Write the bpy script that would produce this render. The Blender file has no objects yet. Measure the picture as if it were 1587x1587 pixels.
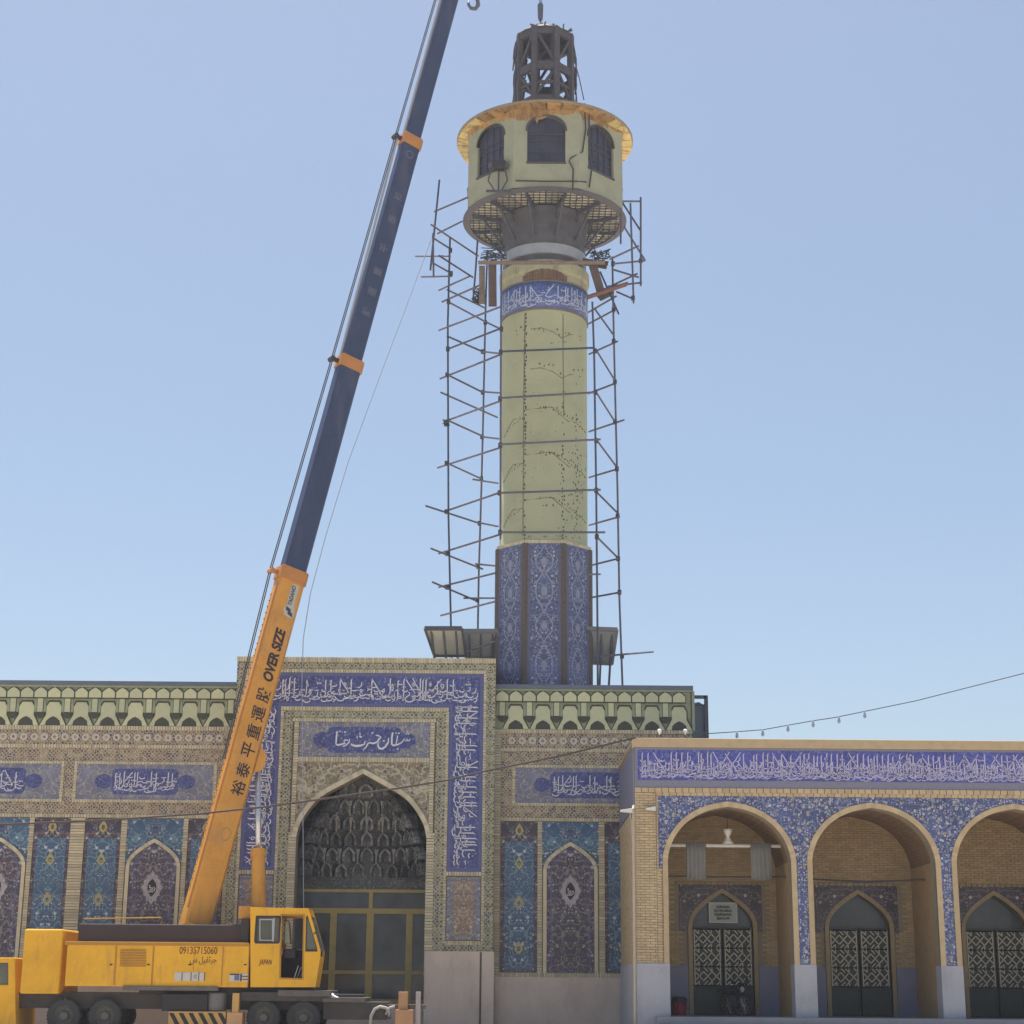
import bpy, bmesh, math, random
from mathutils import Vector, Matrix
from mathutils.geometry import tessellate_polygon

C = bpy.context.scene.collection
SC = bpy.context.scene
rnd = random.Random(7)
PI = math.pi

# ------------------------------------------------------------------ camera
FOC, HORIZON, EYE = 2700.0, 1535.0, 1.45
PITCH = math.atan((HORIZON - 793.5) / FOC)
ROLL = math.radians(0.47)
cam_d = bpy.data.cameras.new('camera')
cam_d.sensor_width = 36.0
cam_d.lens = 36.0 * FOC / 1587.0
cam_d.clip_start = 0.1
cam_d.clip_end = 6000
cam = bpy.data.objects.new('camera', cam_d)
C.objects.link(cam)
RM = Matrix.Rotation(PI / 2 + PITCH, 3, 'X') @ Matrix.Rotation(ROLL, 3, 'Z')
cam.matrix_world = Matrix.Translation((0, 0, EYE)) @ RM.to_4x4()
SC.camera = cam

# ------------------------------------------------------------------ light
SUN_EL, SUN_AZ = math.radians(76), math.radians(-22)
world = bpy.data.worlds.new('World')
SC.world = world
world.use_nodes = True
wn, wl = world.node_tree.nodes, world.node_tree.links
bg = wn['Background']
sky = wn.new('ShaderNodeTexSky')
sky.sky_type = 'NISHITA'
sky.sun_disc = False
sky.sun_elevation = SUN_EL
sky.sun_rotation = SUN_AZ
sky.altitude = 300
sky.air_density = 1.0
sky.dust_density = 2.2
sky.ozone_density = .7
hs = wn.new('ShaderNodeHueSaturation')
hs.inputs['Saturation'].default_value = .95
hs.inputs['Hue'].default_value = .497
wl.new(sky.outputs[0], hs.inputs['Color'])
wl.new(hs.outputs[0], bg.inputs[0])
bg.inputs[1].default_value = 0.075
sun_d = bpy.data.lights.new('sun', 'SUN')
sun_d.energy = 5.0
sun_d.angle = math.radians(0.8)
sun_d.color = (1.0, 0.95, 0.87)
sun = bpy.data.objects.new('sun', sun_d)
C.objects.link(sun)
sdir = Vector((math.sin(SUN_AZ) * math.cos(SUN_EL), math.cos(SUN_AZ) * math.cos(SUN_EL), math.sin(SUN_EL)))
sun.rotation_euler = sdir.to_track_quat('Z', 'Y').to_euler()
SC.view_settings.view_transform = 'Standard'
SC.view_settings.look = 'None'
SC.view_settings.gamma = 1
SC.view_settings.use_curve_mapping = False
SC.view_settings.exposure = 0.96


# ------------------------------------------------------------------ helpers
def W(px, py, Y):
    """point of the plane y = Y seen at photograph pixel (px, py) -> (x, z)"""
    d = RM @ Vector(((px - 793.5) / FOC, (793.5 - py) / FOC, -1))
    k = Y / d.y
    return d.x * k, EYE + d.z * k


def P3(px, py, Y):
    x, z = W(px, py, Y)
    return Vector((x, Y, z))


class MB:
    """collects faces and links them as ONE mesh object"""
    def __init__(s):
        s.v, s.f = [], []

    def add(s, vs, fs):
        o = len(s.v)
        s.v += [tuple(p) for p in vs]
        s.f += [tuple(i + o for i in f) for f in fs]
        return s

    def box(s, x0, x1, y0, y1, z0, z1):
        return s.add([(x0, y0, z0), (x1, y0, z0), (x1, y1, z0), (x0, y1, z0), (x0, y0, z1), (x1, y0, z1), (x1, y1, z1), (x0, y1, z1)],
                     [(0, 3, 2, 1), (4, 5, 6, 7), (0, 1, 5, 4), (1, 2, 6, 5), (2, 3, 7, 6), (3, 0, 4, 7)])

    def hexa(s, a, b):
        """two quads a, b of four points each"""
        return s.add(list(a) + list(b), [(0, 3, 2, 1), (4, 5, 6, 7), (0, 1, 5, 4), (1, 2, 6, 5), (2, 3, 7, 6), (3, 0, 4, 7)])

    def beam(s, p0, p1, w, h, up=(0, 0, 1)):
        p0, p1 = Vector(p0), Vector(p1)
        d = (p1 - p0).normalized()
        u = Vector(up)
        if abs(d.dot(u)) > .98:
            u = Vector((0, 1, 0))
        a = d.cross(u).normalized()
        b = a.cross(d).normalized()
        q = [a * w / 2 * i + b * h / 2 * j for i, j in ((-1, -1), (1, -1), (1, 1), (-1, 1))]
        return s.hexa([p0 + t for t in q], [p1 + t for t in q])

    def tube(s, pts, r, n=6, cap=True):
        pts = [Vector(p) for p in pts]
        rr = r if isinstance(r, (list, tuple)) else [r] * len(pts)
        ring = []
        u = None
        for i, p in enumerate(pts):
            d = (pts[min(i + 1, len(pts) - 1)] - pts[max(i - 1, 0)]).normalized()
            if u is None:
                u = Vector((0, 0, 1)) if abs(d.z) < .9 else Vector((1, 0, 0))
            a = d.cross(u)
            if a.length < 1e-5:
                a = d.cross(Vector((0, 1, 0)))
            a.normalize()
            b = a.cross(d).normalized()
            u = b
            ring.append([p + (a * math.cos(t * 2 * PI / n) + b * math.sin(t * 2 * PI / n)) * rr[i] for t in range(n)])
        vs = [q for rg in ring for q in rg]
        fs = []
        for i in range(len(pts) - 1):
            for t in range(n):
                fs.append((i * n + t, i * n + (t + 1) % n, (i + 1) * n + (t + 1) % n, (i + 1) * n + t))
        if cap:
            fs.append(tuple(range(n))[::-1])
            fs.append(tuple((len(pts) - 1) * n + t for t in range(n)))
        return s.add(vs, fs)

    def lathe(s, c, prof, n=48, a0=0.0, a1=2 * PI):
        """profile (radius, z) turned about the vertical axis at c"""
        full = abs(a1 - a0 - 2 * PI) < 1e-6
        m = n if full else n + 1
        vs = []
        for r, z in prof:
            for t in range(m):
                a = a0 + (a1 - a0) * t / n
                vs.append((c[0] + r * math.sin(a), c[1] - r * math.cos(a), z))
        fs = []
        for i in range(len(prof) - 1):
            for t in range(n):
                t2 = (t + 1) % m
                fs.append((i * m + t, i * m + t2, (i + 1) * m + t2, (i + 1) * m + t))
        return s.add(vs, fs)

    def plate(s, outer, y0, y1, holes=()):
        """polygon(s) of the x-z plane with holes, thick from y0 to y1"""
        loops = [list(outer)] + [list(h) for h in holes]
        tri = tessellate_polygon([[Vector((x, z, 0)) for x, z in lp] for lp in loops])
        flat = [p for lp in loops for p in lp]
        n = len(flat)
        vs = [(x, y0, z) for x, z in flat] + [(x, y1, z) for x, z in flat]
        fs = [tuple(t) for t in tri] + [tuple(i + n for i in reversed(t)) for t in tri]
        o = 0
        for lp in loops:
            k = len(lp)
            for i in range(k):
                j = (i + 1) % k
                fs.append((o + i, o + j, n + o + j, n + o + i))
            o += k
        return s.add(vs, fs)

    def disc(s, cx, cz, r, y0, y1, n=16, r2=None, a=0):
        r2 = r2 or r
        return s.plate([(cx + r * math.cos(a + t * 2 * PI / n), cz + r2 * math.sin(a + t * 2 * PI / n)) for t in range(n)], y0, y1)

    def ring(s, cx, cz, r, rin, y0, y1, n=16, k=1.0):
        o = [(cx + r * math.cos(t * 2 * PI / n), cz + k * r * math.sin(t * 2 * PI / n)) for t in range(n)]
        h = [(cx + rin * math.cos(t * 2 * PI / n), cz + k * rin * math.sin(t * 2 * PI / n)) for t in range(n)]
        return s.plate(o, y0, y1, [h])

    def xf(s, M):
        s.v = [tuple(M @ Vector(p)) for p in s.v]
        return s

    def build(s, name, mat, parent=None, smooth=False, origin=None, kind=None, label=None, bevel=0):
        org = Vector(origin) if origin is not None else Vector((0, 0, 0))
        me = bpy.data.meshes.new(name)
        me.from_pydata([tuple(Vector(p) - org) for p in s.v], [], s.f)
        bm = bmesh.new()
        bm.from_mesh(me)
        bmesh.ops.recalc_face_normals(bm, faces=bm.faces)
        bm.to_mesh(me)
        bm.free()
        if smooth:
            me.polygons.foreach_set('use_smooth', [True] * len(me.polygons))
        me.materials.append(mat)
        o = bpy.data.objects.new(name, me)
        C.objects.link(o)
        attach(o, parent, org)
        if kind:
            o['kind'] = kind
        if label:
            o['label'] = label
        if bevel:
            md = o.modifiers.new('bevel', 'BEVEL')
            md.width = bevel
            md.segments = 2
            md.limit_method = 'ANGLE'
        return o


def wpos(o):
    p = Vector(o.location)
    while o.parent:
        o = o.parent
        p += Vector(o.location)
    return p


def attach(o, parent, org):
    o.parent = parent
    o.location = org - (wpos(parent) if parent else Vector((0, 0, 0)))


def tag(o, label=None, cat=None, group=None, kind=None):
    if label:
        o['label'] = label
    if cat:
        o['category'] = cat
    if group:
        o['group'] = group
    if kind:
        o['kind'] = kind
    return o


def thing(name, label, cat, loc, group=None):
    o = bpy.data.objects.new(name, None)
    o.empty_display_size = .3
    C.objects.link(o)
    o.location = loc
    return tag(o, label, cat, group)


def dup(o, delta, parent=None, deep=True):
    """copy of an object (and its children) moved by delta; shares mesh data"""
    c = o.copy()
    C.objects.link(c)
    c.parent = parent if parent is not None else o.parent
    c.location = Vector(o.location) + Vector(delta)
    if deep:
        for ch in [k for k in o.children]:
            dup(ch, (0, 0, 0), c)
    return c


# ------------------------------------------------------------------ materials
class NT:
    def __init__(s, name, rough=.6, spec=.3, metal=0):
        s.m = bpy.data.materials.new(name)
        s.m.use_nodes = True
        s.n, s.l = s.m.node_tree.nodes, s.m.node_tree.links
        s.b = s.n['Principled BSDF']
        s.b.inputs['Roughness'].default_value = rough
        s.b.inputs['Specular IOR Level'].default_value = spec
        s.b.inputs['Metallic'].default_value = metal

    def new(s, t, **k):
        n = s.n.new(t)
        for a, b in k.items():
            setattr(n, a, b)
        return n

    def math(s, op, a, b=None, c=None):
        n = s.new('ShaderNodeMath', operation=op)
        for i, v in enumerate((a, b, c)):
            if v is None:
                continue
            if isinstance(v, (int, float)):
                n.inputs[i].default_value = v
            else:
                s.l.new(v, n.inputs[i])
        return n.outputs[0]

    def mix(s, f, a, b, mode='MIX'):
        n = s.new('ShaderNodeMix', data_type='RGBA', blend_type=mode)
        for k, v in ((0, f), (6, a), (7, b)):
            if isinstance(v, (int, float)):
                n.inputs[k].default_value = v
            elif isinstance(v, tuple):
                n.inputs[k].default_value = (*v[:3], 1)
            else:
                s.l.new(v, n.inputs[k])
        return n.outputs[2]

    def coord(s, sx=1, sy=1, sz=1, mirror=False):
        t = s.new('ShaderNodeTexCoord').outputs['Object']
        x = s.new('ShaderNodeSeparateXYZ')
        s.l.new(t, x.inputs[0])
        c = s.new('ShaderNodeCombineXYZ')
        ax = s.math('ABSOLUTE', x.outputs[0]) if mirror else x.outputs[0]
        for i, (v, k) in enumerate(((ax, sx), (x.outputs[1], sy), (x.outputs[2], sz))):
            s.l.new(s.math('MULTIPLY', v, k), c.inputs[i])
        return c.outputs[0]

    def noise(s, vec, scale, detail=3, rough=.55):
        n = s.new('ShaderNodeTexNoise')
        n.inputs['Scale'].default_value = scale
        n.inputs['Detail'].default_value = detail
        n.inputs['Roughness'].default_value = rough
        if vec:
            s.l.new(vec, n.inputs['Vector'])
        return n

    def vor(s, vec, scale, feature='F1'):
        n = s.new('ShaderNodeTexVoronoi', feature=feature)
        n.inputs['Scale'].default_value = scale
        if vec:
            s.l.new(vec, n.inputs['Vector'])
        return n

    def ramp(s, f, stops, interp='LINEAR'):
        n = s.new('ShaderNodeValToRGB')
        r = n.color_ramp
        r.interpolation = interp
        while len(r.elements) < len(stops):
            r.elements.new(.5)
        for e, (p, c) in zip(r.elements, stops):
            e.position = p
            e.color = (*c[:3], 1) if not isinstance(c, (int, float)) else (c, c, c, 1)
        s.l.new(f, n.inputs[0])
        return n.outputs[0]

    def base(s, col):
        if isinstance(col, tuple):
            s.b.inputs['Base Color'].default_value = (*col[:3], 1)
        else:
            s.l.new(col, s.b.inputs['Base Color'])
        return s

    def bump(s, h, strength=.3, dist=.02):
        n = s.new('ShaderNodeBump')
        n.inputs['Strength'].default_value = strength
        n.inputs['Distance'].default_value = dist
        s.l.new(h, n.inputs['Height'])
        s.l.new(n.outputs[0], s.b.inputs['Normal'])
        return s


def mul(c, k):
    return tuple(min(1, v * k) for v in c[:3])


def plain(name, col, rough=.6, var=.16, scale=3.0, spec=.3, metal=0, bump=.15, island=0.0, dirt=None, stretch=(1, 1, 1)):
    t = NT(name, rough, spec, metal)
    v = t.coord(*stretch)
    n1 = t.noise(v, scale, 5)
    n2 = t.noise(v, scale * 9, 3)
    f = t.math('ADD', t.math('MULTIPLY', n1.outputs[0], .7), t.math('MULTIPLY', n2.outputs[0], .3))
    c = t.ramp(f, [(.25, mul(col, 1 - var * 1.6)), (.5, col), (.78, mul(col, 1 + var))])
    if island:
        g = t.new('ShaderNodeNewGeometry')
        k = t.ramp(g.outputs['Random Per Island'], [(0, 1 - island), (.5, 1.0), (1, 1 + island * .7)])
        c = t.mix(1.0, c, k, 'MULTIPLY')
    if dirt:
        n3 = t.noise(t.coord(1.0, 1.0, .25), dirt[1], 6, .65)
        m = t.ramp(n3.outputs[0], [(dirt[2], 0.0), (dirt[2] + .16, 1.0)])
        c = t.mix(t.math('MULTIPLY', m, dirt[3]), c, dirt[0])
    t.base(c)
    if bump:
        t.bump(n2.outputs[0], bump, .01)
    r = t.ramp(n1.outputs[0], [(.3, max(0, rough - .08)), (.7, min(1, rough + .1))])
    t.l.new(r, t.b.inputs['Roughness'])
    return t.m


def mosaic(name, ground, vine, flowers, scale=1.0, mirror=True, dens=.5, vine_w=.035, joint=True, rough=.38, patch=None):
    """glazed tile mosaic: a ground colour, winding stems, blossoms of several colours"""
    t = NT(name, rough, .45)
    v = t.coord(mirror=mirror)
    w = t.noise(v, 2.2 * scale, 1)
    wv = t.new('ShaderNodeVectorMath', operation='MULTIPLY_ADD')
    t.l.new(w.outputs[1], wv.inputs[0])
    wv.inputs[1].default_value = (.25 / scale,) * 3
    t.l.new(v, wv.inputs[2])
    vv = wv.outputs[0]
    g = t.noise(v, 1.3 * scale, 2)
    c = t.ramp(g.outputs[0], [(.3, mul(ground, .75)), (.7, mul(ground, 1.25))])
    if patch:
        pm = t.ramp(t.noise(v, patch[1], 1).outputs[0], [(patch[2], 0.0), (patch[2] + .05, 1.0)])
        c = t.mix(pm, c, patch[0])
    # stems: contour lines of two noise fields
    for k, (sc, col) in enumerate(((3.4, vine), (6.0, mul(vine, .8)))):
        n = t.noise(vv, sc * scale, 0)
        m = t.math('LESS_THAN', t.math('ABSOLUTE', t.math('SUBTRACT', n.outputs[0], .47 + .05 * k)), vine_w * (1 - .25 * k))
        c = t.mix(m, c, col)
    # blossoms
    n_f = len(flowers)
    for k, (sc, rad) in enumerate(((5.2, .30), (10.5, .33))):
        vr = t.vor(v, sc * scale)
        vr.inputs['Randomness'].default_value = .75
        sepc = t.new('ShaderNodeSeparateColor')
        t.l.new(vr.outputs['Color'], sepc.inputs[0])
        stops = [(i / n_f, flowers[(i + k) % n_f]) for i in range(n_f)]
        fc = t.ramp(sepc.outputs[0], stops, 'CONSTANT')
        m1 = t.math('LESS_THAN', vr.outputs['Distance'], rad)
        on = t.math('LESS_THAN', sepc.outputs[1], dens)
        c = t.mix(t.math('MULTIPLY', m1, on), c, fc)
        m2 = t.math('LESS_THAN', vr.outputs['Distance'], rad * .38)
        c = t.mix(t.math('MULTIPLY', m2, on), c, mul(ground, .8))
    if joint:
        vz = t.vor(v, 3.2)
        c = t.mix(t.ramp(vz.outputs['Color'], [(0, .9), (1, 1.0)]) if False else 0.0, c, c)
    big = t.noise(v, .55, 3)
    c = t.mix(1.0, c, t.ramp(big.outputs[0], [(.3, .86), (.7, 1.08)]), 'MULTIPLY')
    t.base(c)
    return t.m


def girih(name, ground, a, b, line, scale=3.0, rough=.45):
    """small star-and-cross strapwork border"""
    t = NT(name, rough, .35)
    v = t.coord()
    ck = t.vor(v, scale)
    ck.inputs['Randomness'].default_value = 0.0
    ck2 = t.vor(v, scale * 2)
    ck2.inputs['Randomness'].default_value = .25
    sepc = t.new('ShaderNodeSeparateColor')
    t.l.new(ck2.outputs['Color'], sepc.inputs[0])
    c = t.ramp(sepc.outputs[0], [(0, ground), (.45, a), (.75, b)], 'CONSTANT')
    ln = t.math('LESS_THAN', t.math('ABSOLUTE', t.math('SUBTRACT', ck2.outputs['Distance'], .42)), .09)
    c = t.mix(ln, c, line)
    ring = t.math('LESS_THAN', t.math('ABSOLUTE', t.math('SUBTRACT', ck.outputs['Distance'], .26)), .07)
    c = t.mix(ring, c, line)
    n = t.noise(v, 14, 2)
    c = t.mix(1.0, c, t.ramp(n.outputs[0], [(.3, .75), (.7, 1.2)]), 'MULTIPLY')
    t.base(c)
    return t.m


NAVY, COBALT, TURQ, WHITE_G, OCHRE, WINE, GREEN_G = (.045, .042, .16), (.10, .13, .38), (.10, .26, .36), (.50, .49, .52), (.42, .33, .14), (.20, .09, .13), (.14, .20, .14)
M = {}
M['cream'] = plain('cream_brick', (.53, .48, .345), .75, .12, 5, island=.2)
M['tan'] = plain('tan_brick', (.47, .365, .23), .8, .12, 4, island=.12)
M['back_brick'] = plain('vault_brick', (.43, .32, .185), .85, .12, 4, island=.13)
M['mortar'] = plain('mortar', (.27, .235, .17), .9, .12, 6)
M['plinth'] = plain('plinth_plaster', (.60, .505, .43), .8, .1, .8, dirt=((.42, .35, .30), 1.6, .52, .5), bump=.25)
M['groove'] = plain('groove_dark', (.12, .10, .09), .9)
M['fascia'] = girih('dark_strapwork', (.10, .095, .068), (.24, .23, .15), (.075, .09, .15), (.36, .345, .24), 3.3)
M['fascia_red'] = girih('red_strapwork', (.175, .115, .09), (.30, .245, .17), (.085, .075, .11), (.42, .365, .26), 3.4)
M['thread'] = plain('blue_thread_tile', (.105, .12, .27), .4, .2, 12)
M['field'] = mosaic('lapis_field', (.046, .056, .215), (.11, .125, .30), [(.16, .175, .34), (.06, .072, .25), (.24, .24, .36)], 1.5, False, .45)
M['white'] = plain('white_glaze', (.66, .66, .70), .4, .08, 10)
M['spandrel'] = mosaic('tan_spandrel_mosaic', (.235, .19, .125), (.43, .39, .29), [(.085, .06, .075), (.35, .27, .14), (.09, .09, .16), (.48, .44, .37), (.14, .16, .10)], 1.0, True, .85, .05)
M['panel_blue'] = mosaic('greyblue_panel_mosaic', (.16, .165, .26), (.30, .29, .24), [(.40, .37, .23), (.09, .095, .24), (.46, .44, .44), (.14, .22, .30)], 1.2, True, .75)
M['turq'] = mosaic('turquoise_panel_mosaic', (.045, .10, .205), (.13, .23, .29), [(.50, .48, .50), (.05, .045, .13), (.40, .33, .16), (.09, .26, .37), (.28, .13, .17), (.46, .48, .50)], 1.0, True, .85)
M['purple'] = mosaic('plum_panel_mosaic', (.062, .05, .095), (.22, .19, .185), [(.42, .40, .43), (.24, .12, .10), (.085, .085, .22), (.36, .30, .17), (.12, .17, .12)], 1.0, True, .9)
M['plum_dark'] = mosaic('plum_border_mosaic', (.050, .038, .065), (.15, .13, .14), [(.46, .43, .42), (.22, .09, .10), (.07, .085, .22), (.36, .30, .18)], 1.0, True, .8)
M['peach'] = mosaic('peach_panel_mosaic', (.24, .17, .135), (.40, .33, .25), [(.10, .06, .08), (.38, .25, .14), (.11, .11, .21), (.48, .41, .35)], 1.15, True, .9)
M['arc_blue'] = mosaic('blue_spandrel_mosaic', (.062, .078, .215), (.16, .19, .31), [(.46, .46, .50), (.09, .18, .27), (.07, .07, .22), (.38, .32, .18), (.28, .29, .40), (.44, .44, .50)], 1.15, False, .92)
M['oct'] = mosaic('octagon_mosaic', (.072, .090, .215), (.19, .22, .33), [(.46, .47, .52), (.09, .12, .27), (.17, .15, .17), (.33, .35, .37), (.05, .065, .17), (.42, .43, .48), (.12, .22, .28)], 1.35, True, .88)
M['oct_edge'] = plain('octagon_margin', (.12, .12, .20), .5, .25, 10)
M['pilaster'] = plain('dark_pilaster_tile', (.10, .085, .075), .55, .25, 9)
M['outline'] = plain('dark_green_outline', (.06, .066, .052), .7, .2, 6)
M['niche'] = plain('pale_green_tile', (.50, .525, .355), .55, .12, 5, island=.08)
M['niche_mid'] = plain('grey_green_tile', (.27, .31, .205), .6, .2, 5)
M['niche_dark'] = mosaic('niche_mosaic', (.085, .085, .10), (.17, .17, .15), [(.24, .23, .22), (.10, .10, .18)], 2.2, False, .5)
M['coping'] = plain('metal_coping', (.12, .145, .20), .5, .12, 2, metal=.0)
M['rosette'] = plain('rosette_tile', (.50, .47, .41), .5, .08, 9)
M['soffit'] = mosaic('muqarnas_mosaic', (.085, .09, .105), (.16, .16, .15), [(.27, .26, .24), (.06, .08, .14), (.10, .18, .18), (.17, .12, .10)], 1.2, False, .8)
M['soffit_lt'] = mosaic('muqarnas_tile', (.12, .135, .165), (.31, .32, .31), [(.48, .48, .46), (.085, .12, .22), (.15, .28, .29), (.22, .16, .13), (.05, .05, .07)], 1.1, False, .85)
M['frame'] = plain('bronze_frame', (.46, .36, .14), .45, .15, 4, metal=.1)
M['roof'] = plain('roof_felt', (.22, .21, .20), .9, .15, 1)
M['body'] = plain('brick_body', (.32, .26, .18), .85, .15, 2)
M['dado'] = plain('blue_grey_dado', (.36, .37, .42), .5, .12, 1.2, dirt=((.20, .20, .22), 1.3, .55, .45))
M['step'] = plain('stone_step', (.24, .25, .29), .6, .12, 2)
M['ground_plain'] = plain('paving_stone', (.50, .43, .34), .8, .12, .6, bump=.2)


def glass(name, col, rough=.12):
    t = NT(name, rough, .5)
    v = t.coord()
    n = t.noise(v, 1.1, 3)
    t.base(t.ramp(n.outputs[0], [(.3, mul(col, .7)), (.7, mul(col, 1.35))]))
    return t.m


M['pane'] = glass('dark_glass', (.075, .085, .10))
M['cabglass'] = glass('cab_glass', (.10, .105, .085), .1)
M['shaft'] = plain('shaft_plaster', (.40, .415, .265), .75, .09, 1.3, dirt=((.30, .305, .21), 1.1, .55, .5), bump=.3)
M['drum'] = plain('drum_plaster', (.315, .325, .235), .75, .12, 1.6, dirt=((.23, .235, .175), 1.4, .52, .55), bump=.25)
M['spot'] = plain('mortar_spot', (.10, .10, .085), .9, .2, 12)
M['crack'] = plain('crack_line', (.19, .185, .135), .9, .2, 12)
M['calbelt'] = mosaic('shaft_belt_blue', (.075, .115, .34), (.14, .19, .38), [(.18, .22, .42), (.08, .11, .33)], 1.6, False, .4)
M['tan_ring'] = plain('cracked_plaster', (.40, .385, .25), .85, .18, 3, dirt=((.18, .14, .09), 2.4, .54, .8), bump=.4)
M['ring_grey'] = plain('grey_collar', (.30, .33, .38), .6, .12, 3)
M['steel'] = plain('dark_steel', (.075, .08, .105), .6, .25, 4, metal=.1)
M['flare'] = plain('dark_bracket_sheet', (.095, .095, .11), .7, .3, 2.5)
M['sheet'] = plain('translucent_board', (.80, .74, .54), .6, .12, 4)
M['rust'] = plain('rusty_timber', (.36, .225, .09), .8, .3, 3, dirt=((.16, .08, .035), 3.0, .48, .75))
M['soffit_y'] = plain('yellow_soffit_board', (.72, .58, .26), .7, .16, 4, dirt=((.30, .17, .07), 3.0, .50, .85))
M['window_dark'] = glass('drum_window', (.04, .04, .065), .3)
M['scaf'] = plain('scaffold_tube', (.085, .10, .15), .5, .25, 6, metal=.3)
M['coupler'] = plain('coupler_iron', (.06, .06, .075), .6, .2, 8, metal=.2)
M['wood'] = plain('weathered_plank', (.20, .165, .135), .85, .2, 5, dirt=((.11, .09, .08), 4, .5, .6), stretch=(1, 1, 3))
M['panel_pale'] = plain('pale_sheet', (.36, .37, .35), .6, .08, 1.5, dirt=((.25, .25, .25), 1.2, .5, .5))
M['panel_grey'] = plain('grey_sheet', (.22, .235, .245), .6, .1, 1.5)
M['orange'] = plain('orange_boom_paint', (.60, .285, .050), .48, .16, 1.2, dirt=((.37, .21, .10), 2.6, .50, .55), bump=.05)
M['yellow'] = plain('yellow_machine_paint', (.70, .375, .022), .42, .12, 1.0, dirt=((.40, .215, .05), 3.2, .52, .5), bump=.05)
M['navy'] = plain('hazed_boom_paint', (.036, .052, .115), .5, .16, .8, dirt=((.09, .095, .14), 1.1, .50, .5), bump=.05)  # haze over the black boom is put into this navy colour
M['black'] = plain('black_paint', (.035, .03, .035), .6, .25, 3)
M['tyre'] = plain('tyre_rubber', (.055, .055, .055), .85, .2, 8)
M['rim'] = plain('dusty_rim', (.13, .125, .115), .7, .2, 6)
M['chrome'] = plain('chrome_rod', (.55, .56, .60), .25, .05, 4, metal=.6)
M['ink'] = plain('black_lettering', (.035, .025, .03), .6, .1, 9)
M['ink_brown'] = plain('brown_lettering', (.13, .05, .02), .6, .1, 9)
M['faded'] = plain('faded_lettering', (.12, .13, .19), .6, .15, 5)
M['whitepaint'] = plain('white_paint', (.60, .60, .60), .5, .08, 5)
M['red'] = plain('red_plastic', (.30, .03, .04), .4, .1, 4)
M['bulb'] = plain('white_bulb', (.85, .85, .82), .3, .02, 5)
M['lamp_white'] = plain('white_enamel', (.62, .62, .60), .4, .05, 5)
M['drape'] = plain('grey_drape', (.20, .20, .20), .85, .12, 2)
M['gate_green'] = plain('green_gate_sheet', (.055, .065, .06), .55, .15, 3)
M['lattice'] = plain('pale_lattice_paint', (.58, .54, .43), .5, .1, 8)
M['rope'] = plain('dark_rope', (.06, .06, .07), .8, .1, 8)
M['wire_grey'] = plain('grey_rope', (.30, .33, .40), .8, .1, 8)
M['hook'] = plain('hook_paint', (.10, .11, .15), .5, .2, 5, metal=.2)
M['lantern'] = plain('lantern_steel', (.075, .07, .085), .7, .3, 4)
M['hose'] = plain('grey_hose', (.34, .33, .31), .6, .1, 4)
M['cloth'] = plain('white_cloth', (.75, .73, .74), .8, .05, 4)
M['stripe'] = plain('hazard_yellow', (.50, .31, .10), .6, .15, 4)
M['seat'] = plain('seat_cover', (.30, .29, .20), .8, .15, 5)


M['stem_pale'] = plain('pale_stem_tile', (.30, .30, .29), .5, .2, 7)
M['ochre'] = plain('ochre_glaze', (.36, .33, .15), .4, .2, 8)
M['medal'] = mosaic('white_medallion', (.34, .32, .36), (.46, .44, .46), [(.16, .14, .22), (.52, .50, .52)], 3.2, True, .6)
M['thread_grey'] = plain('grey_blue_margin', (.19, .195, .26), .5, .15, 12)
M['field_bright'] = mosaic('bright_lapis_field', (.055, .065, .31), (.13, .145, .40), [(.17, .185, .43), (.075, .09, .34)], 1.6, False, .4)
M['white_violet'] = plain('violet_white_glaze', (.46, .44, .62), .4, .08, 10)
M['side_tile'] = plain('side_blue_tile', (.17, .175, .25), .6, .18, 5)
M['pipe'] = plain('pale_pipe', (.42, .37, .30), .6, .08, 5)
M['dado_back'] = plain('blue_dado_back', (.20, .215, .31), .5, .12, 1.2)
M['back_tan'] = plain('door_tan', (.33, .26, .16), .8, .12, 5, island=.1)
M['back_plain'] = plain('cross_wall_brick', (.40, .28, .15), .85, .15, 4)
M['sign'] = plain('sign_face', (.36, .40, .38), .4, .06, 3)
M['frame_pale'] = plain('sign_frame', (.45, .46, .46), .4, .06, 3)
M['ink_soft'] = plain('grey_lettering', (.16, .19, .17), .6, .1, 8)
M['dark_lid'] = plain('dark_lid', (.045, .045, .07), .5, .1, 4)
M['oct_line'] = plain('octagon_line_tile', (.24, .26, .36), .5, .2, 9)
M['belt_edge'] = plain('belt_edge_tile', (.16, .15, .17), .6, .2, 9)
M['belt_white'] = plain('belt_white_glaze', (.44, .49, .62), .4, .1, 8)
M['bare_brick'] = plain('bare_brick', (.17, .105, .075), .9, .2, 5, island=.2)
M['sheet_dim'] = plain('dim_board', (.52, .49, .37), .7, .15, 4)
M['rim_dark'] = plain('dark_rim_band', (.10, .095, .115), .7, .2, 4)
M['lattice_dark'] = plain('dark_lattice', (.075, .072, .085), .6, .15, 6)
M['roof_edge'] = plain('roof_edge_boards', (.27, .225, .15), .8, .18, 4, dirt=((.20, .13, .07), 2.6, .5, .6))
M['wood_dark'] = plain('dark_plank', (.11, .08, .075), .85, .25, 5)
M['wood_red'] = plain('reddish_plank', (.155, .085, .07), .85, .25, 5)
M['collar_orange'] = plain('collar_orange_paint', (.46, .20, .06), .55, .12, 2)
M['rust_dark'] = plain('dark_rust', (.24, .12, .06), .8, .2, 6)
M['chrome_dull'] = plain('dull_metal', (.36, .37, .40), .45, .08, 5)
M['plate_pale'] = plain('pale_plate', (.46, .44, .40), .6, .06, 3)
M['plate_dirty'] = plain('faded_disc', (.36, .25, .10), .7, .1, 4)
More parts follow.
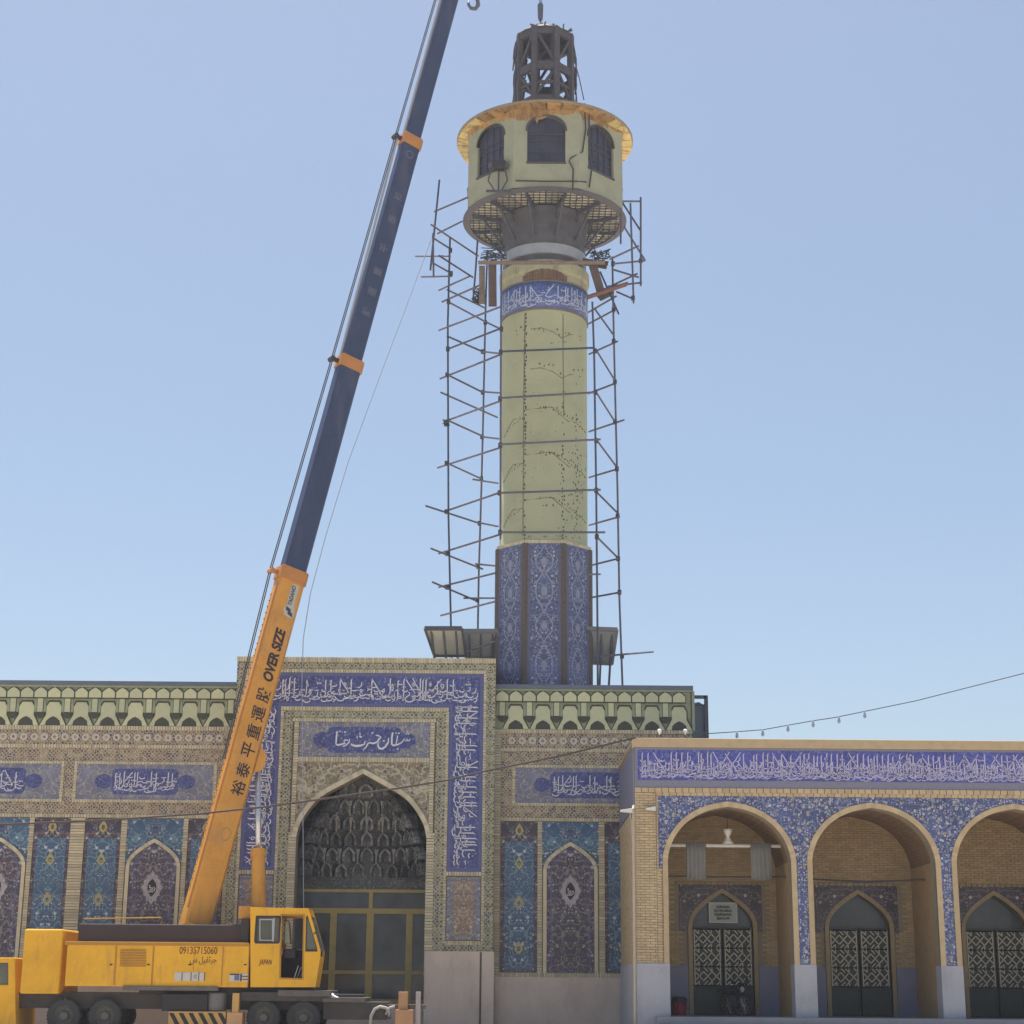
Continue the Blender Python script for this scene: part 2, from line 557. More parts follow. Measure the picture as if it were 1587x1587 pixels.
M['ink_navy'] = plain('navy_emblem', (.05, .055, .09), .5, .1, 5)
M['yellow_dark'] = plain('yellow_trim', (.40, .20, .03), .5, .1, 3)
M['winch_dark'] = plain('winch_cover_dark', (.050, .038, .042), .7, .2, 2)
M['badge_white'] = plain('badge_white', (.50, .47, .45), .5, .06, 5)
M['badge_blue'] = plain('badge_blue', (.12, .14, .30), .5, .06, 5)
M['badge_grey'] = plain('badge_grey', (.28, .31, .32), .5, .06, 5)
M['chassis'] = plain('chassis_grey', (.070, .062, .060), .75, .25, 3)
M['deck'] = plain('dusty_deck', (.135, .118, .108), .8, .25, 3)
M['tank_grey'] = plain('tank_grey', (.15, .145, .145), .6, .12, 4)
M['stripe_pale'] = plain('pale_orange_paint', (.50, .30, .16), .6, .12, 3)
M['post_orange'] = plain('faded_orange_post', (.42, .24, .13), .7, .15, 3)
M['post_grey'] = plain('grey_post_paint', (.36, .33, .34), .7, .1, 3)
M['panel_edge'] = plain('sheet_edge', (.17, .18, .19), .6, .1, 3)
M['cable_brown'] = plain('brown_cable', (.075, .06, .055), .8, .1, 5)
M['bulb_grey'] = plain('grey_bulb', (.36, .40, .48), .4, .05, 5)  # greyer, bluer tone for the hanging bulbs


def per_object(m, lo, hi, tint=None):
    nt = m.node_tree
    b = nt.nodes['Principled BSDF']
    src = b.inputs['Base Color'].links[0].from_socket
    oi = nt.nodes.new('ShaderNodeObjectInfo')
    rp_ = nt.nodes.new('ShaderNodeValToRGB')
    rp_.color_ramp.elements[0].color = (lo, lo, lo, 1)
    rp_.color_ramp.elements[1].color = (hi, hi * .97, hi * .93, 1) if tint is None else (*tint, 1)
    mx_ = nt.nodes.new('ShaderNodeMix')
    mx_.data_type = 'RGBA'
    mx_.blend_type = 'MULTIPLY'
    mx_.inputs[0].default_value = 1
    nt.links.new(oi.outputs['Random'], rp_.inputs[0])
    nt.links.new(src, mx_.inputs[6])
    nt.links.new(rp_.outputs[0], mx_.inputs[7])
    nt.links.new(mx_.outputs[2], b.inputs['Base Color'])


# ------------------------------------------------------------------ lettering
per_object(M['scaf'], .7, 1.5, (1.7, 1.35, 1.15))
per_object(M['niche'], .88, 1.08)
per_object(M['soffit_lt'], .6, 1.25)
per_object(M['rust'], .7, 1.25)
per_object(M['soffit_y'], .8, 1.12)
AR = {}


def _ar(base, start, two=False):
    AR[base] = (start, 2 if two else 4)


for ch, st, two in (('ا', 0xFE8D, 1), ('ب', 0xFE8F, 0), ('ت', 0xFE95, 0), ('ث', 0xFE99, 0), ('ج', 0xFE9D, 0), ('ح', 0xFEA1, 0), ('خ', 0xFEA5, 0), ('د', 0xFEA9, 1), ('ذ', 0xFEAB, 1), ('ر', 0xFEAD, 1), ('ز', 0xFEAF, 1), ('س', 0xFEB1, 0), ('ش', 0xFEB5, 0), ('ص', 0xFEB9, 0), ('ض', 0xFEBD, 0), ('ط', 0xFEC1, 0), ('ظ', 0xFEC5, 0), ('ع', 0xFEC9, 0), ('غ', 0xFECD, 0), ('ف', 0xFED1, 0), ('ق', 0xFED5, 0), ('ک', 0xFB8E, 0), ('ل', 0xFEDD, 0), ('م', 0xFEE1, 0), ('ن', 0xFEE5, 0), ('ه', 0xFEE9, 0), ('و', 0xFEED, 1), ('ی', 0xFBFC, 0)):
    _ar(ch, st, bool(two))


def shape_arabic(s):
    """joined presentation forms, in left-to-right display order"""
    out = []
    for i, ch in enumerate(s):
        if ch not in AR:
            out.append(ch)
            continue
        st, k = AR[ch]
        prev = i > 0 and s[i - 1] in AR and AR[s[i - 1]][1] == 4
        nxt = k == 4 and i + 1 < len(s) and s[i + 1] in AR
        form = (3 if prev and nxt else 1 if prev else 2 if nxt else 0)
        out.append(chr(st + form))
    return ''.join(reversed(out))


def text_part(name, body, mat, parent, width, height, M4, shear=0.0, bold=0.0, depth=.006):
    """flat lettering: body scaled into width x height, its x axis and y axis laid on the plane given by the matrix M4"""
    cu = bpy.data.curves.new('lettering', 'FONT')
    cu.body = body
    cu.shear = shear
    cu.offset = bold
    cu.extrude = .004
    o = bpy.data.objects.new('lettering', cu)
    C.objects.link(o)
    dg = bpy.context.evaluated_depsgraph_get()
    me = bpy.data.meshes.new_from_object(o.evaluated_get(dg))
    bpy.data.objects.remove(o)
    xs = [v.co.x for v in me.vertices]
    ys = [v.co.y for v in me.vertices]
    if not xs:
        return None
    x0, x1, y0, y1 = min(xs), max(xs), min(ys), max(ys)
    org = M4.to_translation()
    for v in me.vertices:
        p = Vector(((v.co.x - (x0 + x1) / 2) / (x1 - x0) * width, (v.co.y - (y0 + y1) / 2) / (y1 - y0) * height, depth if v.co.z > 0 else 0))
        v.co = (M4 @ p) - org
    me.materials.clear()
    me.materials.append(mat)
    r = bpy.data.objects.new(name, me)
    C.objects.link(r)
    attach(r, parent, org)
    return r


def stroke(mb, pts, w, y0, y1):
    """calligraphic ribbon through points of the x-z plane; w one width or a list"""
    n = len(pts)
    ws = w if isinstance(w, (list, tuple)) else [w] * n
    ws = [ws[min(len(ws) - 1, i * len(ws) // n)] for i in range(n)]
    L, R_ = [], []
    for i, (x, z) in enumerate(pts):
        a, b = pts[max(0, i - 1)], pts[min(n - 1, i + 1)]
        dx, dz = b[0] - a[0], b[1] - a[1]
        q = math.hypot(dx, dz) or 1
        nx, nz = -dz / q * ws[i] / 2, dx / q * ws[i] / 2
        L.append((x + nx, z + nz))
        R_.append((x - nx, z - nz))
    vs = [(x, y0, z) for x, z in L] + [(x, y0, z) for x, z in R_] + [(x, y1, z) for x, z in L] + [(x, y1, z) for x, z in R_]
    fs = []
    for i in range(n - 1):
        fs += [(i, i + 1, n + i + 1, n + i), (i, 2 * n + i, 2 * n + i + 1, i + 1), (n + i, n + i + 1, 3 * n + i + 1, 3 * n + i)]
    fs += [(0, n, 3 * n, 2 * n), (n - 1, 2 * n - 1, 4 * n - 1, 3 * n - 1)]
    mb.add(vs, fs)


def arc(cx, cz, rx, rz, a0, a1, n=7):
    return [(cx + rx * math.cos(math.radians(a0 + (a1 - a0) * i / n)), cz + rz * math.sin(math.radians(a0 + (a1 - a0) * i / n))) for i in range(n + 1)]


def calligraphy(length, h, seed, y0, y1, tall=.5, wk=.036):
    """strokes of a thuluth-like band in the rectangle 0..length x 0..h, flat on the x-z plane"""
    r = random.Random(seed)
    mb = MB()
    w = h * wk
    x = .1 * h
    while x < length - .1 * h:           # upright shafts and long slants
        k = r.random()
        t = r.uniform(.86, .97)
        if k < tall:
            z0 = r.uniform(.16, .40)
            stroke(mb, [(x + .03 * h, t * h), (x, (t - .06) * h), (x, z0 * h), (x - .05 * h, (z0 - .04) * h)], [w * .5, w * 1.1, w * .9, w * .5], y0, y1)
        elif k < tall + .12:
            stroke(mb, [(x - .12 * h, t * h), (x + .06 * h, .62 * h), (x + .22 * h, .38 * h)], [w * .8, w, w * .6], y0, y1)
        elif k < tall + .2:
            stroke(mb, [(x + .25 * h, t * h), (x + .05 * h, .66 * h), (x - .10 * h, .45 * h)], [w * .8, w, w * .6], y0, y1)
        x += h * r.uniform(.09, .22)
    for row, (zb, step) in enumerate(((.18, .17), (.33, .16), (.50, .24), (.68, .5))):   # bowls, teeth, loops in tiers
        x = .08 * h
        while x < length - .14 * h:
            k = r.random()
            s = h * r.uniform(.08, .15)
            z = (zb + r.uniform(-.05, .05)) * h
            if k < .28:
                stroke(mb, arc(x + s * .5, z, s * 1.0, s * .75, 180, 350), [w * .5] + [w] * 6 + [w * .4], y0, y1)
            elif k < .48:
                stroke(mb, [(x, z + s * .5), (x + s * .2, z), (x + s * .5, z + .35 * s), (x + s * .7, z), (x + s, z + .4 * s), (x + s * 1.4, z)], w * .9, y0, y1)
            elif k < .62:
                stroke(mb, arc(x + s * .4, z + s * .2, s * .42, s * .42, 0, 330), w * .8, y0, y1)
                stroke(mb, [(x + s * .8, z + s * .2), (x + s * .6, z - s * .5), (x, z - s * .8)], [w, w * .9, w * .4], y0, y1)
            elif k < .78:
                stroke(mb, [(x + s, z + s), (x + s * .9, z), (x + s * .3, z - s * .45), (x - s * .3, z - s * .4)], [w * .6, w, w * .9, w * .4], y0, y1)
            else:
                stroke(mb, [(x - .2 * s, z), (x + s * .7, z - .15 * s), (x + s * 1.7, z + .1 * s)], [w * .5, w, w * .5], y0, y1)
            if r.random() < .4:
                mb.disc(x + s * .6, z + s * r.uniform(.8, 1.2), w * .6, y0, y1, 4)
            x += h * r.uniform(.7, 1.3) * step
    return mb


def place_band(mb, x, z, angle):
    """turn a calligraphy mesh in the x-z plane and move it"""
    c, s_ = math.cos(angle), math.sin(angle)
    mb.v = [(x + px * c - pz * s_, py, z + px * s_ + pz * c) for px, py, pz in mb.v]
    return mb


# ------------------------------------------------------------------ small building helpers
def brick_strip(mb, x0, x1, z0, z1, y, n=None, d=.03, gap=.02, pitch=.10):
    """one row of small bricks, vertical or horizontal"""
    w, h = x1 - x0, z1 - z0
    if h > w:
        n = n or max(1, round(h / pitch))
        for i in range(n):
            a = z0 + h * i / n
            mb.box(x0, x1, y - d + rnd.uniform(-.004, .004), y + .02, a, a + h / n - gap)
    else:
        n = n or max(1, round(w / pitch))
        for i in range(n):
            a = x0 + w * i / n
            mb.box(a, a + w / n - gap, y - d + rnd.uniform(-.004, .004), y + .02, z0, z1)


def bricks(mb, x0, x1, z0, z1, y, bw=.30, bh=.085, gap=.014, d=.03, hole=None, along='x'):
    """a brick face; hole(a, z) says where there is none; along x at depth y, or along y at x = y"""
    rows = max(1, round((z1 - z0) / bh))
    bh = (z1 - z0) / rows
    for j in range(rows):
        za = z0 + j * bh
        a = x0 - (bw / 2 if j % 2 else 0)
        while a < x1 - .02:
            b0, b1 = max(a, x0), min(a + bw, x1)
            a += bw
            if b1 - b0 < .03:
                continue
            if hole and (hole((b0 + b1) / 2, za + bh / 2) or hole(b0, za + bh / 2) or hole(b1, za + bh / 2)):
                continue
            q = y - d + rnd.uniform(-.006, .006)
            if along == 'x':
                v = [(b0, q, za), (b1 - gap, q, za), (b1 - gap, q, za + bh - gap), (b0, q, za + bh - gap)]
                bk = [(p[0], y + .005, p[2]) for p in v]
            else:
                v = [(q, b0, za), (q, b1 - gap, za), (q, b1 - gap, za + bh - gap), (q, b0, za + bh - gap)]
                bk = [(y + .005, p[1], p[2]) for p in v]
            mb.add(v + bk, [(0, 1, 2, 3), (0, 4, 5, 1), (1, 5, 6, 2), (2, 6, 7, 3), (3, 7, 4, 0)])


def arch_pts(xc, zs, a, prof, n=4):
    """points of an arch from the right springing over the apex to the left one; prof (dx/a, rise/a)"""
    half = []
    for (x0, z0), (x1, z1) in zip(prof, prof[1:]):
        for i in range(n):
            half.append((x0 + (x1 - x0) * i / n, z0 + (z1 - z0) * i / n))
    half.append(prof[-1])
    # soften the corners of the traced profile
    for _ in range(3):
        half = [half[0]] + [((half[i - 1][0] + 2 * half[i][0] + half[i + 1][0]) / 4, (half[i - 1][1] + 2 * half[i][1] + half[i + 1][1]) / 4) for i in range(1, len(half) - 1)] + [half[-1]]
    r = [(xc + x * a, zs + z * a) for x, z in half]
    l = [(xc - x * a, zs + z * a) for x, z in half[:-1]]
    return r + l[::-1]


def offset(pts, w):
    out = []
    n = len(pts)
    for i, (x, z) in enumerate(pts):
        a, b = pts[max(0, i - 1)], pts[min(n - 1, i + 1)]
        dx, dz = b[0] - a[0], b[1] - a[1]
        q = math.hypot(dx, dz) or 1
        out.append((x + dz / q * w, z - dx / q * w))
    return out


def arch_moulding(mb, pts, w, y0, y1, foot=None, brick=False):
    """band of width w outside an arch line; foot carries it straight down to that height"""
    if foot is not None:
        pts = [(pts[0][0], foot)] + pts + [(pts[-1][0], foot)]
    o = offset(pts, w)
    if foot is not None:
        o[0] = (pts[0][0] + w, foot)
        o[-1] = (pts[-1][0] - w, foot)
        o[1] = (pts[1][0] + w, o[1][1])
        o[-2] = (pts[-2][0] - w, o[-2][1])
    for i in range(len(pts) - 1):
        q = [pts[i], pts[i + 1], o[i + 1], o[i]]
        mb.hexa([(x, y0, z) for x, z in q], [(x, y1, z) for x, z in q])


PORTAL_ARCH = [(1, 0), (.965, .19), (.86, .38), (.705, .58), (.55, .69), (.28, .83), (0, .985)]
ARCADE_ARCH = [(1, 0), (.985, .12), (.91, .33), (.75, .55), (.55, .70), (.30, .81), (0, .86)]
NICHE_ARCH = [(1, 0), (.97, .22), (.80, .46), (.55, .66), (.28, .84), (0, 1.0)]

# ================================================================== SETTING
def paving():
    t = NT('paving_stone', .8, .25)
    v = t.coord()
    b = t.new('ShaderNodeTexBrick')
    b.inputs['Scale'].default_value = 1.0
    b.inputs['Brick Width'].default_value = .8
    b.inputs['Row Height'].default_value = .4
    b.inputs['Mortar Size'].default_value = .008
    b.inputs['Color1'].default_value = (.50, .43, .345, 1)
    b.inputs['Color2'].default_value = (.44, .385, .31, 1)
    b.inputs['Mortar'].default_value = (.25, .22, .19, 1)
    t.l.new(v, b.inputs['Vector'])
    n = t.noise(v, .5, 5)
    t.base(t.mix(1.0, b.outputs[0], t.ramp(n.outputs[0], [(.3, .8), (.7, 1.12)]), 'MULTIPLY'))
    return t.m


M['ground'] = paving()
def build_ground():
    mb = MB()
    mb.add([(-1500, -1500, 0), (1500, -1500, 0), (1500, 1500, 0), (-1500, 1500, 0)], [(0, 1, 2, 3)])
    tag(mb.build('ground', M['ground']), kind='structure')
    mb = MB()
    for i in range(3):
        mb.box(4.6, 22.0, 55.2 + .38 * i, 64.5, .004 + .235 * i if i == 0 else .235 * i, .235 * (i + 1))
    tag(mb.build('arcade_steps', M['step']), kind='structure')


build_ground()

# ================================================================== PRAYER HALL
YP, YW = 64.0, 64.6          # portal face, wing face
XP = -5.36                   # axis of the portal
hall = thing('prayer_hall', 'tile-clad prayer hall with a tall arched portal behind the crane', 'building', (XP, YP, 0))


def zp(py):
    return W(565, py, YP)[1]


def zw(py, px=870):
    return W(px, py, YW)[1]


def xw(px, py=1350):
    return W(px, py, YW)[0]


H_OP, H_T, H_F, H_L, H_X, H_L2, H_E = 2.36, 2.64, 3.00, 3.10, 4.37, 4.47, 4.80
Z_TOP = zp(1019.5)
Z_SPR = zp(1299)
PLINTH_Z = zp(1473)
arch = arch_pts(XP, Z_SPR, H_OP, PORTAL_ARCH)


def build_portal():
    z1, z2, z3, z4, z5 = zp(1027), zp(1038), zp(1043), zp(1096), zp(1102)
    z6, z7, z8, z9 = zp(1114), zp(1119), zp(1174), zp(1181)
    z_tb = zp(1350)                       # foot of the side text bands
    # wall slab with the arched opening
    mb = MB()
    opening = [(XP + H_OP, 0.0)] + arch + [(XP - H_OP, 0.0)]
    outer = [(XP - H_E, 0), (XP - H_OP, 0)] + arch[::-1] + [(XP + H_OP, 0), (XP + H_E, 0), (XP + H_E, Z_TOP), (XP - H_E, Z_TOP)]
    mb.plate(outer, YP + .06, YP + .62)
    mb.box(XP - H_E, XP - 3.4, YP + .62, YP + 4.6, 0, Z_TOP - .01)
    mb.box(XP + 3.4, XP + H_E, YP + .62, YP + 4.6, 0, Z_TOP - .01)
    mb.box(XP - 3.4, XP + 3.4, YP + .62, YP + 4.6, zp(1190), Z_TOP - .01)
    mb.build('portal_wall', M['body'], hall)
    # strapwork borders, butted, each a slab
    f = MB()
    for s in (-1, 1):
        a, b = sorted((XP + s * H_L2, XP + s * H_E))
        f.box(a, b, YP - .02, YP + .07, PLINTH_Z, z2 - .001)
        a, b = sorted((XP + s * H_T, XP + s * H_F))
        f.box(a, b, YP - .035, YP + .07, PLINTH_Z, z6 - .001)
    f.box(XP - H_E, XP + H_E, YP - .022, YP + .07, z2, z1)
    f.box(XP - H_F, XP + H_F, YP - .033, YP + .07, z6 + .001, z5 - .001)
    for s in (-1, 1):
        a, b = sorted((XP + s * H_F, XP + s * H_L2))
        f.box(a, b, YP - .018, YP + .07, PLINTH_Z, zp(1461))
    f.build('strapwork_border', M['fascia'], hall)
    # pale brick lines
    t = MB()
    brick_strip(t, XP - H_E - .02, XP + H_E + .02, z1, Z_TOP, YP, d=.08)
    brick_strip(t, XP - H_L2, XP + H_L2, z3, z2, YP, d=.05)
    brick_strip(t, XP - H_L, XP + H_L, z5, z4, YP, d=.05)
    brick_strip(t, XP - H_T, XP + H_T, z7, z6, YP, d=.055)
    brick_strip(t, XP - H_OP - .06, XP + H_OP + .06, z9, z8, YP, d=.055)
    for s in (-1, 1):
        for p0, p1, za, zb, d in ((H_X, H_L2, zp(1461), z3, .05), (H_F, H_L, zp(1461), z5, .05), (H_OP, H_T, 1.9, zp(1290), .06), (H_OP + .06, H_OP + .22, zp(1290), z7, .055)):
            a, b = sorted((XP + s * p0, XP + s * p1))
            brick_strip(t, a, b, za, zb, YP, d=d)
        for py in (1352, 1459):
            a, b = sorted((XP + s * H_L, XP + s * H_X))
            brick_strip(t, a, b, zp(py + 4), zp(py - 2), YP, d=.05)
    t.build('brick_edging', M['cream'], hall, kind='stuff')
    # lapis text bands
    mg = MB()
    mg.box(XP - H_X, XP + H_X, YP - .005, YP + .07, z4, z3)
    for s in (-1, 1):
        a, b = sorted((XP + s * H_L, XP + s * H_X))
        mg.box(a, b, YP - .006, YP + .07, z_tb, z4 - .002)
    mg.build('band_margin', M['thread'], hall)
    k = .13
    band = MB()
    band.box(XP - H_X + k, XP + H_X - k, YP - .012, YP + .06, z4 + k, z3 - k)
    hb = z3 - z4 - 2 * k
    fo = band.build('inscription_band', M['field'], hall)
    cb = place_band(calligraphy(2 * (H_X - k), hb, 11, YP - .03, YP - .013), XP - H_X + k, z4 + k, 0)
    cb.build('inscription', M['white'], fo)
    for s in (-1, 1):
        a, b = sorted((XP + s * (H_L + k), XP + s * (H_X - k)))
        band = MB()
        band.box(a, b, YP - .0125, YP + .06, z_tb + k, z4 + k - .002)
        fo = band.build('inscription_band', M['field'], hall)
        L = z4 - z_tb - .1
        cb = calligraphy(L, b - a, 20 + s, YP - .03, YP - .0135)
        place_band(cb, b if s < 0 else a, z_tb + k if s < 0 else z4 + k, PI / 2 if s < 0 else -PI / 2)
        cb.build('inscription', M['white'], fo)
        # small arabesque panel under the band
        c = ((a + b) / 2, YP, zp(1407))
        pm = MB()
        pm.box(a - .1, b + .1, YP - .008, YP + .06, zp(1455), zp(1358))
        po = pm.build('arabesque_panel', M['panel_blue'], hall, origin=c)
        q = MB()
        q.box(a + .12, b - .12, YP - .016, YP - .004, zp(1449), zp(1364))
        q.build('panel_centre', M['peach'], po, origin=c)
    # field over the arch
    c = (XP, YP, zp(1240))
    sp = MB()
    base = zp(1300)
    pts = [p for p in offset(arch, .17)]
    outer = [(XP - H_OP - .05, base), (XP - H_OP - .05, z8)] + [(XP + H_OP + .05, z8), (XP + H_OP + .05, base)]
    outer = [(XP + H_OP + .05, base)] + [(min(max(x, XP - H_OP - .049), XP + H_OP + .049), z) for x, z in pts if z > base + .05] + [(XP - H_OP - .05, base), (XP - H_OP - .05, z9), (XP + H_OP + .05, z9)]
    sp.plate(outer, YP + .0, YP + .07)
    sp.build('spandrel', M['spandrel'], hall, origin=c)
    am = MB()
    arch_moulding(am, arch, .17, YP - .07, YP + .3)
    am.build('arch_moulding', M['cream'], hall)
    # title panel with its cartouche
    c = (XP, YP, zp(1147))
    tp = MB()
    tp.box(XP - H_OP - .05, XP + H_OP + .05, YP - .006, YP + .07, z8, z7)
    to = tp.build('title_panel', M['panel_blue'], hall, origin=c)
    inner = MB()
    zc, hh = zp(1147), (zp(1127) - zp(1167)) / 2
    w1, w2 = 1.32, 1.88
    lob = []
    for s in (1, -1):
        lob += [(XP + s * w1, zc - s * hh * .82), (XP + s * (w1 + .02), zc - s * hh * .6), (XP + s * (w1 + .32), zc - s * hh * .62), (XP + s * w2, zc - s * hh * .25), (XP + s * w2, zc + s * hh * .25), (XP + s * (w1 + .32), zc + s * hh * .62), (XP + s * (w1 + .02), zc + s * hh * .6), (XP + s * w1, zc + s * hh * .82), (XP + s * (w1 - .12), zc + s * hh), (XP - s * (w1 - .12), zc + s * hh)]
    inner.plate(lob, YP - .014, YP - .002)
    inner.build('cartouche', M['field'], to)
    # the title, traced: shabestan hazrat reza
    name = MB()
    def T(pts):
        return [W(470 + x / 7.935, 1110 + z / 7.935, YP - .02) for x, z in pts]
    u = .0235 / 7.935 * 1.0
    for pts, w in (
        ([(1262, 212), (1274, 222)], 15), ([(1287, 210), (1299, 220)], 15), ([(1274, 190), (1286, 200)], 15), ([(1312, 278), (1300, 304), (1284, 306), (1276, 268), (1266, 304), (1254, 306), (1240, 280), (1222, 310), (1200, 330), (1160, 350), (1110, 358), (1085, 345)], [10, 10, 9, 9, 9, 9, 12, 14, 18, 18, 14]), ([(1100, 200), (1090, 260), (1088, 345)], 20), ([(1135, 205), (1148, 212)], 16), ([(1165, 205), (1185, 214)], 16), ([(1155, 398), (1168, 408)], 20), ([(1160, 240), (1150, 300), (1140, 352)], 12),
        ([(1050, 265), (1045, 320), (1010, 375), (970, 402), (935, 395), (918, 360), (925, 325)], [12, 18, 22, 26, 24, 18, 10]), ([(985, 300), (998, 310)], 18),
        ([(890, 235), (930, 240), (955, 262), (930, 285), (905, 320), (860, 335), (815, 325), (790, 345), (770, 385), (735, 415)], [10, 16, 14, 18, 18, 22, 18, 16, 14, 8]), ([(842, 200), (856, 212)], 22), ([(760, 300), (750, 345), (700, 362), (640, 366), (595, 352), (590, 335)], [10, 16, 26, 28, 20, 10]), ([(655, 252), (668, 262)], 18), ([(690, 248), (722, 258)], 18), ([(695, 195), (700, 235)], 10),
        ([(570, 280), (560, 325), (520, 360), (480, 372)], [10, 16, 16, 8]), ([(550, 300), (520, 290), (500, 310), (515, 330), (470, 345), (420, 355), (400, 340)], [12, 14, 16, 18, 20, 22, 14]), ([(415, 185), (408, 260), (402, 345)], [18, 20, 16]), ([(505, 190), (522, 200)], 20), ([(445, 180), (458, 190)], 14)):
        ws = [k * u for k in w] if isinstance(w, list) else w * u
        p = T(pts)
        if len(p) == 3 or len(p) == 2:
            pass
        stroke(name, p, ws, YP - .03, YP - .0145)
    name.build('inscription', M['white'], to, label='white calligraphic title on the dark blue cartouche')
    # plinths
    for s in (-1, 1):
        a, b = sorted((XP + s * (H_OP + .02), XP + s * (H_E + .06)))
        p = MB()
        p.box(a, b, YP - .10, YP + .06, 0, PLINTH_Z - .002)
        g = p.build('plinth', M['plinth'], hall, bevel=.015)
        gr = MB()
        gx = XP + s * 4.38
        gr.box(gx - .035, gx + .035, YP - .112, YP - .09, 0.004, PLINTH_Z - .03)  # dark strip laid on the plinth, the groove's shade as colour
        gr.build('groove_strip', M['groove'], g)
    # brick jamb edging rests on the plinth sides
    build_iwan()


def build_iwan():
    yb = YP + 3.2
    zc = zp(1382)
    for s in (-1, 1):
        a, b = sorted((XP + s * (H_OP + .005), XP + s * (H_OP + .4)))
        side = MB()
        side.box(a, b, YP + .621, yb, 0, zp(1196))
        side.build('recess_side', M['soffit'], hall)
    back = MB()
    back.box(XP - 2.8, XP + 2.8, yb, yb + .3, zc, zp(1185))
    back.build('recess_back', M['soffit'], hall)
    # muqarnas half-dome: tiers of hanging niches stepping inwards
    tiers = 7
    ztop = Z_SPR + H_OP * .93
    zb = zp(1352)
    n_t = 0
    base_mesh = None
    for t in range(tiers):
        f = t / (tiers - 1)
        z0 = zb + (ztop - zb) * f
        hgt = (ztop - zb) / tiers * 1.12
        a = H_OP * (1 - f ** 1.7 * .86)
        depth = (yb - YP - .6) * (1 - f ** 1.5 * .80)
        n = max(3, round((10 - t % 2) * a / H_OP))
        for i in range(n):
            ang = PI * (i + .5) / n
            x = XP - math.cos(ang) * a * .97
            y = YP + .55 + math.sin(ang) ** .6 * depth
            w = PI * a / n * .62
            if base_mesh is None:
                mb = MB()
                # pointed niche: back and two leaves
                pr = [(-.5, 0), (-.5, .55), (-.28, .85), (0, 1.0), (.28, .85), (.5, .55), (.5, 0), (.32, 0), (.32, .5), (.16, .74), (0, .82), (-.16, .74), (-.32, .5), (-.32, 0)]
                mb.plate(pr, -.5, .5)
                mb.plate([(-.32, 0), (-.32, .5), (-.16, .74), (0, .82), (.16, .74), (.32, .5), (.32, 0)], .25, .5)
                o = mb.build('muqarnas_niche', M['soffit_lt'], hall)
                base_mesh = o
            else:
                o = base_mesh.copy()
                C.objects.link(o)
            o.location = Vector((x, y, z0)) - wpos(hall)
            o.scale = (w, .5, hgt * (1.0 if n_t % 3 else .9))
            o.rotation_euler = (0, 0, (PI / 2 - ang) * -.8 * -1 if False else (ang - PI / 2) * -.8)
            n_t += 1
    # pale hanging stems between the niches of the lower tiers
    for t, n in ((1, 9), (3, 8), (4, 6)):
        f = t / (tiers - 1)
        z0 = zb + (ztop - zb) * f
        a = H_OP * (1 - f ** 1.7 * .86)
        depth = (yb - YP - .6) * (1 - f ** 1.5 * .80)
        for i in range(1, n):
            ang = PI * i / n
            x, y = XP - math.cos(ang) * a * .90, YP + .5 + math.sin(ang) ** .6 * depth * .93
            m = MB()
            m.lathe((x, y), [(0, z0 - .12), (.05, z0 - .06), (.03, z0 + .02), (.045, z0 + .25), (.09, z0 + .40), (.10, z0 + .46), (0, z0 + .46)], 6)
            m.build('muqarnas_stem', M['stem_pale'], hall)
    # closing shell behind the niches
    sh = MB()
    for t in range(tiers):
        f, f2 = t / (tiers - 1), min(1.0, (t + 1) / (tiers - 1))
        za, zb2 = zb + (ztop - zb) * f, zb + (ztop - zb) * f2 + .1
        a = H_OP * (1 - f ** 1.7 * .86) + .12
        d = (yb - YP - .6) * (1 - f ** 1.5 * .80) + .12
        N = 14
        vs = []
        for i in range(N + 1):
            ang = PI * i / N
            vs.append((XP - math.cos(ang) * a, YP + .65 + math.sin(ang) ** .6 * d if 0 < i < N else YP + .65, za))
        for i in range(N + 1):
            ang = PI * i / N
            a2 = H_OP * (1 - f2 ** 1.7 * .86) + .12
            d2 = (yb - YP - .6) * (1 - f2 ** 1.5 * .80) + .12
            vs.append((XP - math.cos(ang) * a2, YP + .65 + math.sin(ang) ** .6 * d2 if 0 < i < N else YP + .65, zb2 + .02))
        sh.add(vs, [(i, i + 1, N + 2 + i, N + 1 + i) for i in range(N)])
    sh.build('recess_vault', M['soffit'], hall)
    # tile frieze above the doors
    fz = MB()
    fz.box(XP - H_OP, XP + H_OP, yb - .05, yb - .004, zc, zb + .25)
    fz.build('recess_frieze', M['soffit'], hall)
    # glazed screen with doors
    yd = yb - .2
    def px2(p, q):
        return W(p, q, yd)
    x_l, x_r = XP - H_OP, XP + H_OP
    z_top, z_mid, z_mid2, z_rail, z_bot = px2(570, 1381)[1], px2(570, 1408)[1], px2(570, 1416)[1], px2(570, 1507)[1], px2(570, 1551)[1]
    fr = MB()
    fr.box(x_l, x_r, yd - .09, yd + .05, z_top - .05, z_top + .06)
    fr.box(x_l, x_r, yd - .10, yd + .05, z_mid2, z_mid)
    fr.box(x_l, x_r, yd - .07, yd + .05, z_rail - .06, z_rail + .06)
    fr.box(x_l, x_r, yd - .10, yd + .06, z_bot - .2, z_bot + .06)
    xs = [px2(p, 1460)[0] for p in (516, 573, 634)]
    xs = [xs[0] - (xs[1] - xs[0]), *xs]
    posts = []
    for i, x in enumerate(xs):
        hw = .12 if i != 2 else .13
        for za, zb_ in ((z_bot + .06, z_rail - .06), (z_rail + .06, z_mid2)):
            fr.box(x - hw, x + hw, yd - .085, yd + .05, za, zb_)
        posts.append((x - hw, x + hw))
    fr.box(xs[2] - .07, xs[2] + .07, yd - .08, yd + .05, z_mid, z_top - .05)
    fr.build('door_screen', M['frame'], hall)
